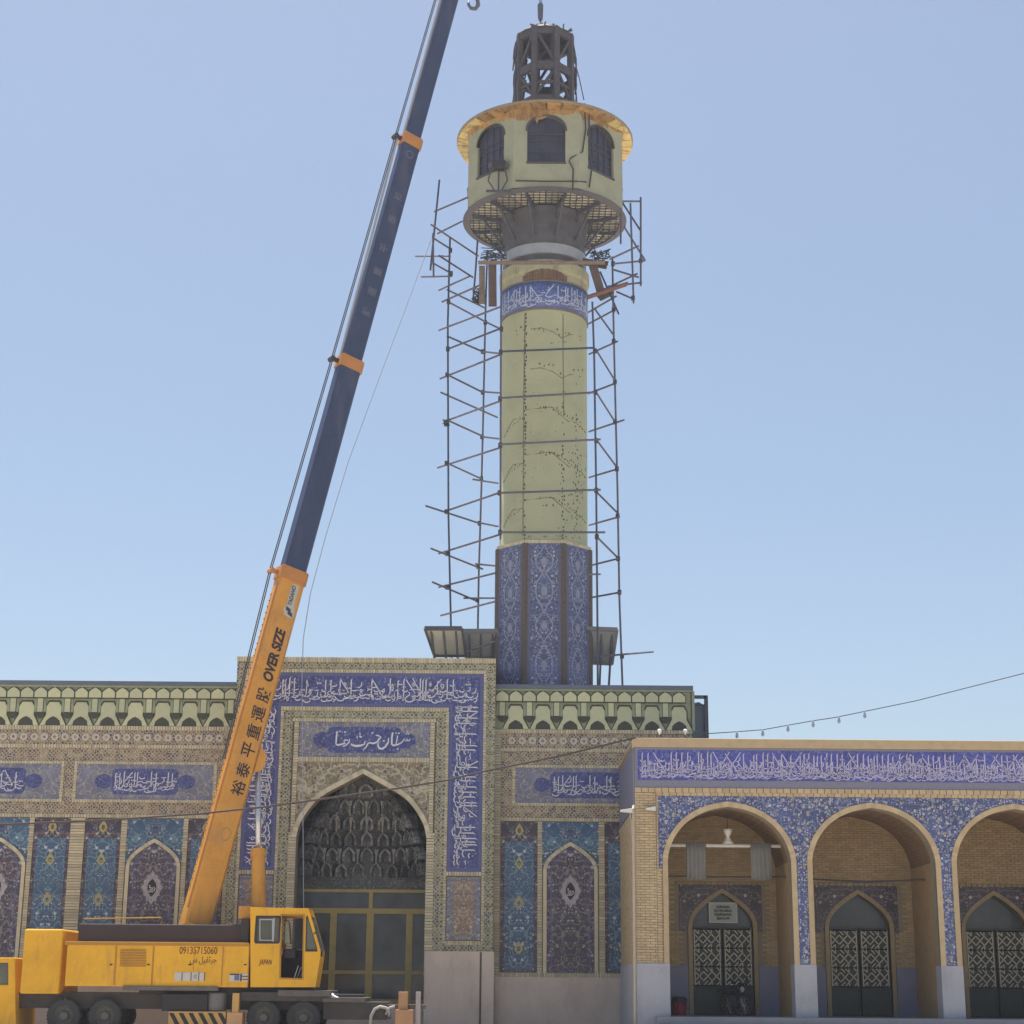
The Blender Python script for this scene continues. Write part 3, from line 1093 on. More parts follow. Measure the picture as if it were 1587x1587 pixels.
    bounds = [x_l] + [v for p in posts for v in p] + [x_r]
    for i in range(0, len(bounds), 2):
        for za, zb_ in ((z_bot + .06, z_rail - .06), (z_rail + .06, z_mid2)):
            if bounds[i + 1] - bounds[i] < .1:
                continue
            m = MB()
            m.box(bounds[i], bounds[i + 1], yd - .02, yd + .02, za, zb_)
            m.build('door_pane', M['pane'], hall)
    for a, b in ((x_l, xs[2] - .07), (xs[2] + .07, x_r)):
        m = MB()
        m.box(a, b, yd - .02, yd + .02, z_mid, z_top - .05)
        m.build('transom_pane', M['pane'], hall)
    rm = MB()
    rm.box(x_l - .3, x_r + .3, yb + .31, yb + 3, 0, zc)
    rm.build('backing_wall', M['groove'], hall)
    st = MB()
    st.box(x_l, x_r, YP + .7, yd + .3, .004, z_bot - .2)
    st.build('threshold', M['plinth'], hall)


build_portal()


def build_wing(sx, x_end, modules):
    """wing of the hall on one side of the portal; sx mirrors it about the portal axis"""
    def mx(x):
        return x if sx > 0 else 2 * XP - x

    def bx(mb, xa, xb, y0, y1, z0, z1):
        a, b = sorted((mx(xa), mx(xb)))
        mb.box(a, b, y0, y1, z0, z1)

    def strip(mb, xa, xb, z0, z1, d=.04):
        a, b = sorted((mx(xa), mx(xb)))
        brick_strip(mb, a, b, z0, z1, YW, d=d)

    x_in = XP + H_E + .002
    z_c1, z_c0 = zw(1068), zw(1131)
    b = MB()
    bx(b, x_in, x_end, YW + .04, YW + 14, 0, z_c1 - .35)
    b.build('wing_wall', M['body'], hall)
    p = MB()
    bx(p, x_in + .06, x_end, YW - .08, YW + .05, 0, zw(1515))
    p.build('plinth', M['plinth'], hall, bevel=.012)
    e = MB()
    strip(e, x_in, x_in + .22, zw(1515), z_c0)
    strip(e, x_in + .23, x_end, zw(1137), z_c0, .06)
    strip(e, x_in + .23, x_end, zw(1165), zw(1160), .045)
    strip(e, x_in + .23, x_end, zw(1273), zw(1268), .045)
    strip(e, x_in + .23, x_end, zw(1515), zw(1508), .06)
    # rosette band
    rb = MB()
    bx(rb, x_in + .23, x_end, YW - .012, YW + .05, zw(1160), zw(1137))
    ro = rb.build('rosette_band', M['fascia_red'], hall)
    pitch = .382
    first = None
    n = int((x_end - x_in - .6) / pitch)
    zr = zw(1148.5)
    for i in range(n):
        x = mx(x_in + .62 + i * pitch)
        if first is None:
            m = MB()
            q = [(x + (.125 if t % 2 else .145) * math.cos(t * PI / 8), zr + (.125 if t % 2 else .145) * math.sin(t * PI / 8)) for t in range(16)]
            h = [(x + .062 * math.cos(t * PI / 4), zr + .062 * math.sin(t * PI / 4)) for t in range(8)]
            m.plate(q, YW - .04, YW - .01, [h])
            first = m.build('rosette', M['rosette'], ro, origin=(x, YW, zr))
            x_first = x
        else:
            dup(first, (x - x_first, 0, 0), ro)
    fl = MB()
    bx(fl, x_in + .23, x_end, YW - .006, YW + .05, zw(1268), zw(1165))
    fl.build('floral_field', M['fascia_red'], hall)
    for k in range(modules):
        off = k * (xw(1016) - xw(776))
        xa, xb = xw(798) + off, min(xw(1012 if modules > 1 else 1036) + off, x_end - .3)
        c = (mx((xa + xb) / 2), YW, zw(1218))
        t = MB()
        bx(t, xa, xb, YW - .02, YW + .03, zw(1245), zw(1190))
        to = t.build('text_panel', M['panel_blue'], hall, origin=c)
        strip(e, xa - .12, xb + .12, zw(1190), zw(1186), .045)
        strip(e, xa - .12, xb + .12, zw(1249), zw(1245), .045)
        strip(e, xa - .12, xa - .01, zw(1245), zw(1190), .045)
        strip(e, xb + .01, xb + .12, zw(1245), zw(1190), .045)
        # cartouche with end lobes
        x1, x2 = xw(853) + off, xb - (xw(853) - xw(798))
        z1, z0 = zw(1197), zw(1237)
        zc = (z0 + z1) / 2
        m = MB()
        poly = [(x1, z0 + .1), (x1 + .12, z0), (x2 - .12, z0), (x2, z0 + .1), (x2, z1 - .1), (x2 - .12, z1), (x1 + .12, z1), (x1, z1 - .1)]
        m.plate([(mx(x), z) for x, z in poly], YW - .032, YW - .015)
        for xc in (x1 - .31, x2 + .31):
            m.disc(mx(xc), zc, .31, YW - .03, YW - .015, 14, .27)
        co = m.build('cartouche', M['field'], to)
        cb = place_band(calligraphy(x2 - x1 - .1, (z1 - z0) * .9, 31 + k, YW - .046, YW - .033, .4), min(mx(x1), mx(x2)) + .05, z0 + (z1 - z0) * .05, 0)
        cb.build('inscription', M['white'], to)
        # lower panels: blue strip, arched niche, blue strip
        for pa, pb, kind in ((776, 833, 's'), (840, 928, 'n'), (937, 994, 's')):
            a, b_ = xw(pa) + off, xw(pb) + off
            if b_ > x_end:
                continue
            c = (mx((a + b_) / 2), YW, zw(1390))
            z0, z1 = zw(1508), zw(1274)
            if kind == 's':
                m = MB()
                bx(m, a, b_, YW - .006, YW + .045, z0, z1)
                o = m.build('strip_panel', M['plum_dark'], hall, origin=c)
                m = MB()
                bx(m, a + .14, b_ - .14, YW - .014, YW - .002, z0 + .1, zw(1305))
                m.build('strip_centre', M['turq'], o, origin=c)
                for py in (1287, 1338, 1400, 1470):
                    m = MB()
                    cx, cz = c[0], zw(py)
                    m.plate([(cx, cz + .26), (cx + .13, cz + .06), (cx + .16, cz - .04), (cx + .08, cz - .17), (cx, cz - .22), (cx - .08, cz - .17), (cx - .16, cz - .04), (cx - .13, cz + .06)], YW - .022, YW - .01, [[(cx + .07 * math.cos(t), cz - .02 + .1 * math.sin(t)) for t in (0, 1.05, 2.1, 3.14, 4.2, 5.25)]])
                    m.build('medallion', M['ochre'], o)
            else:
                m = MB()
                bx(m, a, b_, YW - .004, YW + .045, zw(1345), z1)
                m.build('niche_spandrel', M['turq'], hall, origin=c)
                hw = abs(b_ - a) / 2
                zs = zw(1350)
                ap = arch_pts(c[0], zs, hw - .17, [(x, z * 1.05) for x, z in NICHE_ARCH])
                m = MB()
                m.plate([(ap[0][0], z0 + .02)] + ap + [(ap[-1][0], z0 + .02)], YW - .012, YW + .03)
                o = m.build('arched_panel', M['purple'], hall, origin=c)
                m = MB()
                arch_moulding(m, ap, .13, YW - .06, YW + .02, foot=z0)
                m.build('niche_moulding', M['cream'], hall)
                m = MB()
                ip = arch_pts(c[0], zs, hw - .36, [(x, z * 1.05) for x, z in NICHE_ARCH])
                arch_moulding(m, ip, .035, YW - .02, YW - .008, foot=z0 + .2)
                m.build('inner_border', M['thread'], o)
                cz = zw(1381)
                m = MB()
                pts = []
                for t in range(24):
                    an = t * PI / 12
                    q = (1.0 if t % 2 == 0 else .86)
                    q *= 1 + .18 * abs(math.cos(an * 2)) ** 6
                    pts.append((c[0] + .34 * q * math.sin(an), cz + .52 * q * math.cos(an)))
                hp = [(c[0] + .17 * math.sin(t * PI / 6) * (1 + .2 * (t % 6 == 0)), cz + .27 * math.cos(t * PI / 6) * (1 + .2 * (t % 6 == 0))) for t in range(12)]
                m.plate(pts, YW - .024, YW - .01, [hp])
                m.build('medallion', M['medal'], o)
                m = MB()
                m.plate(hp, YW - .018, YW - .008)
                m.build('medallion_centre', M['black'], o)
                m = calligraphy(.26, .34, 77, YW - .028, YW - .0185, .3, .07)
                place_band(m, c[0] - .13, cz - .17, 0)
                m.build('inscription', M['white'], o)
        for pa, pb in ((833, 840), (928, 937), (994, 1016)):
            if xw(pb) + off < x_end:
                strip(e, xw(pa) + off, xw(pb) + off, zw(1508), zw(1273), .055)
    e.build('brick_edging', M['cream'], hall, kind='stuff')
    # stalactite cornice
    bk = MB()
    for i, (pa, pb, dy) in enumerate(((1131, 1112, .0), (1112, 1089, .03), (1089, 1070, .07))):
        bx(bk, x_in, x_end - .04, YW - dy + .01, YW + .5, zw(pa), zw(pb) - .001)
    bk.build('cornice_core', M['niche_mid'], hall)
    cp = MB()
    bx(cp, x_in, x_end + .05, YW - .20, YW + .9, zw(1069), zw(1062.5))
    cp.build('coping', M['coping'], hall)
    th = MB()
    bx(th, x_in, x_end, YW - .16, YW + .2, zw(1072), zw(1069) - .002)
    th.build('cornice_bead', M['niche_mid'], hall)
    pitch = .507
    scale = pitch / 84.5          # metres per traced unit
    def piece(name, poly, mat, dy0, dy1, cx, hole=None):
        zc = zw(1131)
        m = MB()
        m.plate([(mx(cx + (x) * scale), zc + z * scale) for x, z in poly], YW - dy1 * .42, YW - dy0 * .42, [[(mx(cx + x * scale), zc + z * scale) for x, z in hole]] if hole else [])
        return m.build(name, mat, hall, origin=(mx(cx), YW, zc))
    n = int((x_end - x_in) / pitch)
    kinds = {}
    def put(key, i, maker):
        x = x_in + pitch * (i + .5)
        if key not in kinds:
            kinds[key] = (maker(x), x)
        else:
            o, x0 = kinds[key]
            dup(o, (mx(x) - mx(x0), 0, 0), hall)
    # traced units: y 520 -> 0, y 350 -> 170
    for i in range(n):
        put('hex', i, lambda x: piece('cornice_tile', [(-38, 174), (38, 174), (38, 208), (22, 224), (0, 236), (-22, 224), (-38, 208)], M['niche'], .2, .33, x))
        put('hexline', i, lambda x: piece('tile_outline', [(-42.2, 167), (42.2, 167), (42.2, 213), (25, 231), (0, 245), (-25, 231), (-42.2, 213)], M['outline'], .2, .29, x))
        if i % 2 == 0:
            put('stemline', i, lambda x: piece('stem_outline', [(-21, 82), (21, 82), (21, 169), (-21, 169)], M['outline'], .05, .17, x))
            put('stem', i, lambda x: piece('hanging_stem', [(-17, 84), (17, 84), (17, 168), (-17, 168)], M['niche'], .06, .22, x))
            put('cup', i, lambda x: piece('hanging_cup', [(-6, 44), (6, 44), (27, 66), (32, 80), (-32, 80), (-27, 66)], M['outline'], .02, .16, x))
            for sgn in (-1, 1):
                put('leaf%d' % sgn, i, lambda x, sgn=sgn: piece('side_leaf', [(sgn * 21, 84), (sgn * 36, 84), (sgn * 38, 128), (sgn * 32, 160), (sgn * 21, 168)], M['niche_mid'], .04, .15, x))
        else:
            put('archline', i, lambda x: piece('niche_outline', [(-84.4, 2), (-67, 45), (-54, 72), (-54, 123), (-36, 157), (34, 157), (53, 123), (53, 72), (67, 45), (84.4, 2)], M['outline'], -.03, .085, x))
            put('arch', i, lambda x: piece('arch_niche', [(-80, 2), (-60, 40), (-46, 66), (-46, 118), (-30, 146), (28, 146), (45, 118), (45, 66), (60, 40), (80, 2), (48, 2), (42, 30), (22, 48), (0, 58), (-22, 48), (-42, 30), (-48, 2)], M['niche'], .0, .12, x))
            put('dark', i, lambda x: piece('niche_mosaic', [(-46, 2), (-40, 29), (-21, 46), (0, 55), (21, 46), (40, 29), (46, 2)], M['niche_dark'], -.02, .03, x))
    if sx > 0:
        # closing return of the cornice at its free end
        rt = MB()
        rt.box(x_end, x_end + .1, YW - .12, YW + 8, zw(1131), zw(1070) - .003)
        rt.build('cornice_return', M['niche_mid'], hall)


build_wing(1, W(1072, 1100, YW)[0], 1)
build_wing(-1, 2 * (6.8) + 5.0, 3)
rf = MB()
rf.box(-30, XP - H_E, YW + .9, YW + 13.9, zw(1085), zw(1080))
rf.box(XP + H_E, 6.7, YW + .9, YW + 13.9, zw(1085), zw(1080))
rf.box(XP - H_E + .0, XP + H_E - .0, YP + 4.62, YW + 13.9, zw(1085), zw(1080))
rf.build('roof', M['roof'], hall)

# ================================================================== ARCADE
YA, YB = 56.6, 60.4
XA0 = 4.04
arcade = thing('arcade_building', 'low brick arcade with blue tiled spandrels and round arches right of the hall', 'building', (XA0, YA, 0))


def za(py, px=1130):
    return W(px, py, YA)[1]


def xa(px, py=1400):
    return W(px, py, YA)[0]


A_HW = (xa(1228) - xa(1036)) / 2
A_C = (xa(1228) + xa(1036)) / 2
A_P = xa(1261) - xa(1036)
A_END = A_C + 2 * A_P + A_HW + .9
Z_AS, Z_AD, Z_FL = za(1333), za(1494), .705
bays = [A_C + i * A_P for i in range(3)]
MW = .165
archs = [arch_pts(c, Z_AS, A_HW, ARCADE_ARCH) for c in bays]


def build_arcade():
    z_top, z_c = za(1145), za(1159)
    z_b1, z_b0, z_r1, z_r0 = za(1163), za(1210), za(1222), za(1229)
    x22 = xa(1021)
    outer = [(XA0, 0)]
    for c, a in zip(bays, archs):
        outer += [(c - A_HW, 0)] + a[::-1] + [(c + A_HW, 0)]
    outer += [(A_END, 0), (A_END, z_top - .05), (XA0, z_top - .05)]
    m = MB()
    m.plate(outer, YA + .03, YA + .62)
    m.build('arcade_wall', M['mortar'], arcade)
    # blue spandrels running down between the arches
    z44 = za(1344)
    o2 = [(x22, z44)]
    for i, a in enumerate(archs):
        of = offset(a, MW - .01)
        of = [p for p in of if p[1] > Z_AS]
        l0 = z44 if i == 0 else Z_AD
        o2 += [(bays[i] - A_HW - MW + .01, l0)] + of[::-1] + [(bays[i] + A_HW + MW - .01, Z_AD)]
    o2 += [(A_END - .5, Z_AD), (A_END - .5, z_r0 - .1), (x22, z_r0 - .1)]
    m = MB()
    m.plate(o2, YA + .0, YA + .04)
    m.build('spandrel', M['arc_blue'], arcade)
    for i, a in enumerate(archs):
        m = MB()
        arch_moulding(m, a, MW, YA - .05, YA + .10, foot=Z_AD)
        m.build('arch_moulding', M['tan'], arcade)
    # brick courses of the end pier
    m = MB()
    bricks(m, XA0, x22 - .04, Z_AD, z_r0, YA + .03)
    bricks(m, x22 - .04, bays[0] - A_HW - MW, Z_AD, z44 - .05, YA + .03)
    bricks(m, A_END - .5, A_END, Z_AD, z_r0, YA + .03)
    m.build('brick_courses', M['tan'], arcade, kind='stuff')
    m = MB()
    brick_strip(m, x22 - .04, x22 + .01, z44 - .04, z_r0, YA, d=.03)
    brick_strip(m, x22 - .04, A_END, z_r0 - .1, z_r0, YA, d=.03, pitch=.22)
    brick_strip(m, XA0, A_END, z_r0 + .002, z_r1, YA, d=.05, pitch=.22)
    m.build('brick_edging', M['tan'], arcade, kind='stuff')
    m = MB()
    m.box(XA0 + .01, A_END, YA - .012, YA + .05, z_r1 + .002, z_c - .002)
    m.build('band_margin', M['thread_grey'], arcade)
    m = MB()
    m.box(XA0 + .10, A_END - .1, YA - .02, YA + .04, z_b0, z_b1)
    fo = m.build('inscription_band', M['field_bright'], arcade)
    h = z_b1 - z_b0
    for t in range(2):
        cb = place_band(calligraphy(A_END - XA0 - .3, h * (.98 - .3 * t), 51 + t, YA - .036 - .004 * t, YA - .021, .62, .036), XA0 + .15, z_b0 + .0, 0)
        cb.build('inscription', M['white_violet'], fo, kind='stuff')
    m = MB()
    m.box(XA0 - .03, A_END + .05, YA - .07, YA + .7, z_c, z_top)
    m.build('coping', M['tan'], arcade, bevel=.02)
    # dado blocks
    for i in range(4):
        a = XA0 - .02 if i == 0 else bays[i - 1] + A_HW - .012
        b = bays[i] - A_HW + .012 if i < 3 else A_END
        m = MB()
        m.box(a, b, YA - .06, YA + .66, 0.1, Z_AD)
        m.build('dado_block', M['dado'], arcade, bevel=.012)
    # side wall towards the hall
    zt = z_top - .05
    m = MB()
    m.box(XA0 + .02, XA0 + .6, YA + .63, YW - .1, 0, zt)
    m.build('side_wall', M['mortar'], arcade)
    m = MB()
    bricks(m, YA + .05, YW - .12, Z_AD, za(1252) - .01, XA0 + .025, along='y')
    m.build('brick_courses', M['tan'], arcade, kind='stuff')
    m = MB()
    m.box(XA0 - .02, XA0 + .03, YA + .05, YW - .12, za(1250), zt - .12)
    m.build('side_tile_band', M['side_tile'], arcade)
    m = MB()
    m.box(XA0 - .035, XA0 + .03, YA + .67, YW - .2, .1, Z_AD - .004)
    m.build('side_dado', M['dado'], arcade)
    m = MB()
    m.box(XA0 - .05, XA0 + .7, YA + .702, YW - .1, zt, z_top)
    m.build('side_coping', M['tan'], arcade)
    m = MB()
    m.tube([(XA0 - .07, YA - .06, .1), (XA0 - .07, YA - .06, za(1255)), (XA0 - .04, YA + .05, za(1250))], .045, 8)
    m.build('drain_pipe', M['pipe'], arcade)
    # roof
    m = MB()
    m.box(XA0 + .6, A_END, YA + .63, YW + 6, z_top - .5, z_top - .3)
    m.build('roof', M['roof'], arcade)
    # back wall with doorways
    def xb(px, py=1400):
        return W(px, py, YB)[0]

    def zb(py, px=1120):
        return W(px, py, YB)[1]
    d_c = (xb(1072) + xb(1166)) / 2
    d_hw = (xb(1166) - xb(1072)) / 2
    z_ds, z_da = zb(1437), zb(1384)
    prof = [(x, z * (z_da - z_ds) / d_hw) for x, z in NICHE_ARCH]
    f_l, f_r, f_t = xb(1053), xb(1180), zb(1371)
    m = MB()
    holes_outer = [(XA0 + .6, 0)]
    dcs = [d_c + i * A_P for i in range(3)]
    darch = [arch_pts(c, z_ds, d_hw, prof) for c in dcs]
    for c, a in zip(dcs, darch):
        holes_outer += [(c - d_hw, 0)] + a[::-1] + [(c + d_hw, 0)]
    holes_outer += [(A_END, 0), (A_END, z_top - .5), (XA0 + .6, z_top - .5)]
    m.plate(holes_outer, YB + .03, YB + .4)
    m.build('back_wall', M['mortar'], arcade)
    bmh = MB()
    z_bd = zb(1497)
    def in_door(x, z):
        for c in dcs:
            if f_l - d_c - .02 < x - c < f_r - d_c + .02 and z < f_t + .1 and (z > z_ds - .15 or abs(x - c) < d_hw + .17):
                return True
        return False
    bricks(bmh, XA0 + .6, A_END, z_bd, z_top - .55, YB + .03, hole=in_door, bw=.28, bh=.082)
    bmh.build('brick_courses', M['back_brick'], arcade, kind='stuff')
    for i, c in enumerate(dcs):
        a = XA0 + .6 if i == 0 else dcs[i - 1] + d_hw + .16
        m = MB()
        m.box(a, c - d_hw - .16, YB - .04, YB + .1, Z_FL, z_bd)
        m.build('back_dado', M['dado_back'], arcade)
        of = [p for p in offset(darch[i], .13)]
        poly = [(c + f_l - d_c, z_ds - .14), (c + f_l - d_c, f_t), (c + f_r - d_c, f_t), (c + f_r - d_c, z_ds - .14)] + [(c + d_hw + .13, z_ds - .14)] + of + [(c - d_hw - .13, z_ds - .14)]
        m = MB()
        m.plate(poly, YB - .015, YB + .05)
        m.build('door_spandrel', M['plum_dark'], arcade, origin=(c, YB, z_ds))
        m = MB()
        arch_moulding(m, darch[i], .14, YB - .06, YB + .2, foot=Z_FL)
        m.build('door_moulding', M['back_tan'], arcade)
        m = MB()
        brick_strip(m, c + f_l - d_c - .08, c + f_r - d_c + .08, f_t, f_t + .09, YB, d=.05, pitch=.2)
        m.build('door_cornice', M['back_tan'], arcade, kind='stuff')
        # fanlight
        m = MB()
        m.plate([(c + d_hw, z_ds - .1)] + darch[i] + [(c - d_hw, z_ds - .1)], YB + .30, YB + .34)
        m.build('fanlight', M['pane'], arcade)
        # two leaves: sheet, frame, lattice
        zt_, zm, zb_ = zb(1436), zb(1530), Z_FL + .03
        for s in (-1, 1):
            x0, x1 = sorted((c + s * .03, c + s * (d_hw - .02)))
            m = MB()
            m.box(x0, x1, YB + .16, YB + .20, zb_, zt_)
            gl = m.build('gate_leaf', M['gate_green'], arcade)
            m = MB()
            for q in ((x0, x1, zt_ - .06, zt_), (x0, x1, zm - .03, zm + .03), (x0, x1, zb_, zb_ + .06)):
                m.box(q[0], q[1], YB + .13, YB + .159, q[2], q[3])
            for q in (x0, x1 - .05):
                m.box(q, q + .05, YB + .125, YB + .158, zb_ + .06, zt_ - .06)
            m.build('leaf_frame', M['gate_green'], gl)
            m = MB()
            L0, L1, B0, B1 = x0 + .06, x1 - .06, zm + .05, zt_ - .09
            nx, nz = 6, 12
            gx = [L0 + (L1 - L0) * i_ / nx for i_ in range(nx + 1)]
            gz = [B0 + (B1 - B0) * j / nz for j in range(nz + 1)]
            def bar(p, q):
                m.beam((p[0], YB + .125, p[1]), (q[0], YB + .125, q[1]),   .034, .02, (0, 1, 0))
            for q in ((L0, B0, L1, B0), (L0, B1, L1, B1), (L0, B0, L0, B1), (L1, B0, L1, B1)):
                bar(q[:2], q[2:])
            for j in range(nz):
                for i_ in range(nx):
                    k = (i_ + j) % 2
                    p00, p10, p01, p11 = (gx[i_], gz[j]), (gx[i_ + 1], gz[j]), (gx[i_], gz[j + 1]), (gx[i_ + 1], gz[j + 1])
                    mj = j % 4
                    if mj in (1, 2):
                        bar(p00, p11) if k else bar(p10, p01)
                    elif mj == 0:
                        bar(p00, p10)
                        if i_ in (1, 4):
                            bar(p00, p01)
                        else:
                            bar(p00, p11)
                    else:
                        bar(p01, p11)
                        if i_ in (1, 4):
                            bar(p00, p01)
                        else:
                            bar(p10, p01)
            m.build('leaf_lattice', M['lattice'], gl, kind='stuff')
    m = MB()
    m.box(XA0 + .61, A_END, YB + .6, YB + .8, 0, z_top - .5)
    m.build('backing_wall', M['groove'], arcade)  # added dark wall blocking the bright view through the gate gaps
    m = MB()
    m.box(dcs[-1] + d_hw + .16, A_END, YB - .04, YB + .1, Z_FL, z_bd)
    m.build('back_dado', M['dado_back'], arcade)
    # vaults and cross walls
    for i, c in enumerate(bays):
        vp = arch_pts(c, Z_AS + .02, A_HW + .06, ARCADE_ARCH)
        m = MB()
        k = len(vp)
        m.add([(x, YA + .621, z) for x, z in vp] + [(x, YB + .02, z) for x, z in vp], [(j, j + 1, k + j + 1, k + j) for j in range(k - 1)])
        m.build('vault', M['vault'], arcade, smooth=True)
    for i in range(4):
        a = XA0 + .61 if i == 0 else bays[i - 1] + A_HW + .06
        b = bays[i] - A_HW - .06 if i < 3 else A_END
        m = MB()
        m.box(a, b, YA + .64, YB, Z_AD * 0 + .1, Z_AS + .1)
        m.build('cross_wall', M['back_plain'], arcade)




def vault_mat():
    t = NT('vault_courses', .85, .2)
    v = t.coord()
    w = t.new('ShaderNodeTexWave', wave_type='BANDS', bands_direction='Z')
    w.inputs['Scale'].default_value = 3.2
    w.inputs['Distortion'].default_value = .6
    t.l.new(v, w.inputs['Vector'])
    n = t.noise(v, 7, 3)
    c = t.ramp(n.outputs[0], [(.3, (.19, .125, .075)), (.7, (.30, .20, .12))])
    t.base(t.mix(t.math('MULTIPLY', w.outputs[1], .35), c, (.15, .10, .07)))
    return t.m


M['vault'] = vault_mat()
build_arcade()


def arcade_things():
    yr = YA + 1.6
    # rail, drapes, ceiling lamp, rope inside the first bay
    def q(px, py, Y=yr):
        return W(px, py, Y)
    (x0, z0), (x1, _) = q(1030, 1310), q(1234, 1312)
    x1 = min(x1, bays[0] + A_HW)
    x0 = max(x0, bays[0] - A_HW)
    m = MB()
    m.tube([(x0, yr, z0), (x1, yr, z0)], .055, 8)
    o = m.build('rail', M['lamp_white'], None, origin=((x0 + x1) / 2, yr, z0))
    tag(o, 'white horizontal rail across the nearest arch, holding two grey drapes', 'rail')
    zr = q(1130, 1360)[1]
    for k, (pa, pb) in enumerate(((1063, 1094), (1163, 1195))):
        a, b = q(pa, 1330)[0], q(pb, 1330)[0]
        m = MB()
        N = 16
        rows = [z0 + .08, z0 + .075, z0 - .3, z0 - .6, zr - .04]
        vs = []
        for j, z in enumerate(rows):
            for i in range(N + 1):
                x = a + (b - a) * i / N
                y = yr - .075 - .03 * math.sin(i * 1.9 + k) * (j / 4) - (0 if j else -.06)
                sag = -.05 * math.sin(PI * i / N) if j == 4 else 0
                vs.append((x, y, z + sag))
        m.add(vs, [(j * (N + 1) + i, j * (N + 1) + i + 1, (j + 1) * (N + 1) + i + 1, (j + 1) * (N + 1) + i) for j in range(4) for i in range(N)])
        o = m.build('drape', M['drape'], None, smooth=True, origin=((a + b) / 2, yr, z0))
        so = o.modifiers.new('thick', 'SOLIDIFY')
        so.thickness = .012
        tag(o, ('left' if k == 0 else 'right') + ' grey cloth drape hung over the white rail in the first arch', 'drape', 'drapes on the white rail')
    m = MB()
    pts = []
    for px, py in ((1036, 1358), (1063, 1358), (1078, 1361), (1094, 1359), (1163, 1359), (1180, 1362), (1195, 1359), (1230, 1358)):
        x, z = q(px, py)
        pts.append((x, yr, z))
    m.tube(pts, .035, 6)
    o = m.build('sagging_rope', M['rope'], None, origin=pts[0])
    tag(o, 'dark rope strung across the first arch below the grey drapes', 'rope')
    # rope in the second bay
    d = A_P
    m = MB()
    m.tube([(bays[1] - A_HW, yr, q(1254, 1362)[1]), (bays[1], yr, q(1254, 1366)[1]), (bays[1] + A_HW, yr, q(1254, 1362)[1])], .035, 6)
    o = m.build('sagging_rope', M['rope'], None, origin=(bays[1], yr, 4.5))
    tag(o, 'dark rope strung across the second arch of the arcade, partly out of view', 'rope')
    # pendant lamp
    x, z = q(1128, 1297)
    t = thing('pendant_lamp', 'white hourglass pendant lamp hanging in the nearest arch', 'lamp', (x, yr, z))
    m = MB()
    m.lathe((x, yr), [(.0, z + .26), (.16, z + .25), (.13, z + .14), (.06, z), (.12, z - .12), (.19, z - .22), (.17, z - .24), (0, z - .2)], 18)
    m.build('shade', M['lamp_white'], t, smooth=True)
    m = MB()
    m.tube([(x, yr, z + .255), (x, yr, Z_AS + A_HW * .86 + .0)], .014, 5)
    m.build('cord', M['rope'], t)
    # sign over the gate
    ys = YB + .10
    (xa_, za_), (xb_, zb_) = W(1100, 1429, ys), W(1141, 1400, ys)
    t = thing('sign_board', 'pale framed notice board hung above the lattice gate', 'sign', ((xa_ + xb_) / 2, ys, za_))
    m = MB()
    m.box(xa_, xb_, ys, ys + .05, za_, zb_)
    m.build('board', M['sign'], t, bevel=.008)
    m = MB()
    m.plate([(xa_ - .03, za_ - .03), (xb_ + .03, za_ - .03), (xb_ + .03, zb_ + .03), (xa_ - .03, zb_ + .03)], ys - .02, ys + .06, [[(xa_ + .02, za_ + .02), (xb_ - .02, za_ + .02), (xb_ - .02, zb_ - .02), (xa_ + .02, zb_ - .02)]])
    m.build('frame', M['frame_pale'], t)
    w, hh = xb_ - xa_, zb_ - za_
    m = MB()
    for r_ in range(4):
        cb = calligraphy(w * (.5 if r_ in (0, 3) else .68), hh * .2, 90 + r_, ys - .012, ys - .001, .3, .12)
        place_band(cb, xa_ + w * (.25 if r_ in (0, 3) else .16), za_ + hh * (.72 - .2 * r_), 0)
        m.add(cb.v, cb.f)
    m.build('lettering', M['ink_soft'], t, kind='stuff')
    # red bin
    yb = YB - .5
    (a, z1), (b, z0) = W(1041, 1544, yb), W(1065, 1572, yb)
    c = ((a + b) / 2, yb)
    r_ = (b - a) / 2
    t = thing('red_bin', 'red plastic bin with a dark lid against the back wall', 'bin', (c[0], yb, Z_FL))
    zt = z1
    m = MB()
    m.lathe(c, [(0, Z_FL + .01), (r_ * .82, Z_FL + .01), (r_ * .86, Z_FL + .04), (r_ * .97, zt - .26), (r_, zt - .24), (r_, zt - .22), (0, zt - .22)], 20)
    m.build('body', M['red'], t, smooth=False)
    m = MB()
    m.lathe(c, [(0, zt - .005), (r_ * .6, zt - .01), (r_ * .98, zt - .06), (r_ * 1.03, zt - .08), (r_ * 1.03, zt - .215), (0, zt - .215)], 20)
    m.build('lid', M['dark_lid'], t)
    # floodlights on the corner
    for k, (px0, px1, py, Y) in enumerate(((961, 980, 1257, YA - .16), (1001, 1016, 1254, YA - .14))):
        (x0_, zc), (x1_, _) = W(px0, py, Y), W(px1, py, Y)
        t = thing('floodlight', ('white floodlight sticking out left of the arcade corner', 'small white floodlight on the front of the brick pier')[k], 'floodlight', (x1_, Y, zc), 'floodlights on the corner pier')
        m = MB()
        m.plate([(x0_, zc - .03), (x1_, zc - .06), (x1_, zc + .09), (x0_, zc + .03)], Y - .10, Y + .06)
        m.build('housing', M['lamp_white'], t, bevel=.01)
        m = MB()
        m.beam((x1_ - .05, Y + .02, zc - .02), (x1_ - .01 if k == 0 else x1_ - .05, YA + .04, zc - .22), .03, .03)
        m.build('bracket', M['steel'], t)
        m = MB()
        m.tube([(x1_ - .08, Y, zc - .05), (x1_ - .04, Y + .05, zc - .3), (x1_ - .02 if k == 0 else x1_ - .05, YA + .0, zc - .7)], .012, 5)
        m.build('cable', M['pipe'], t)


arcade_things()


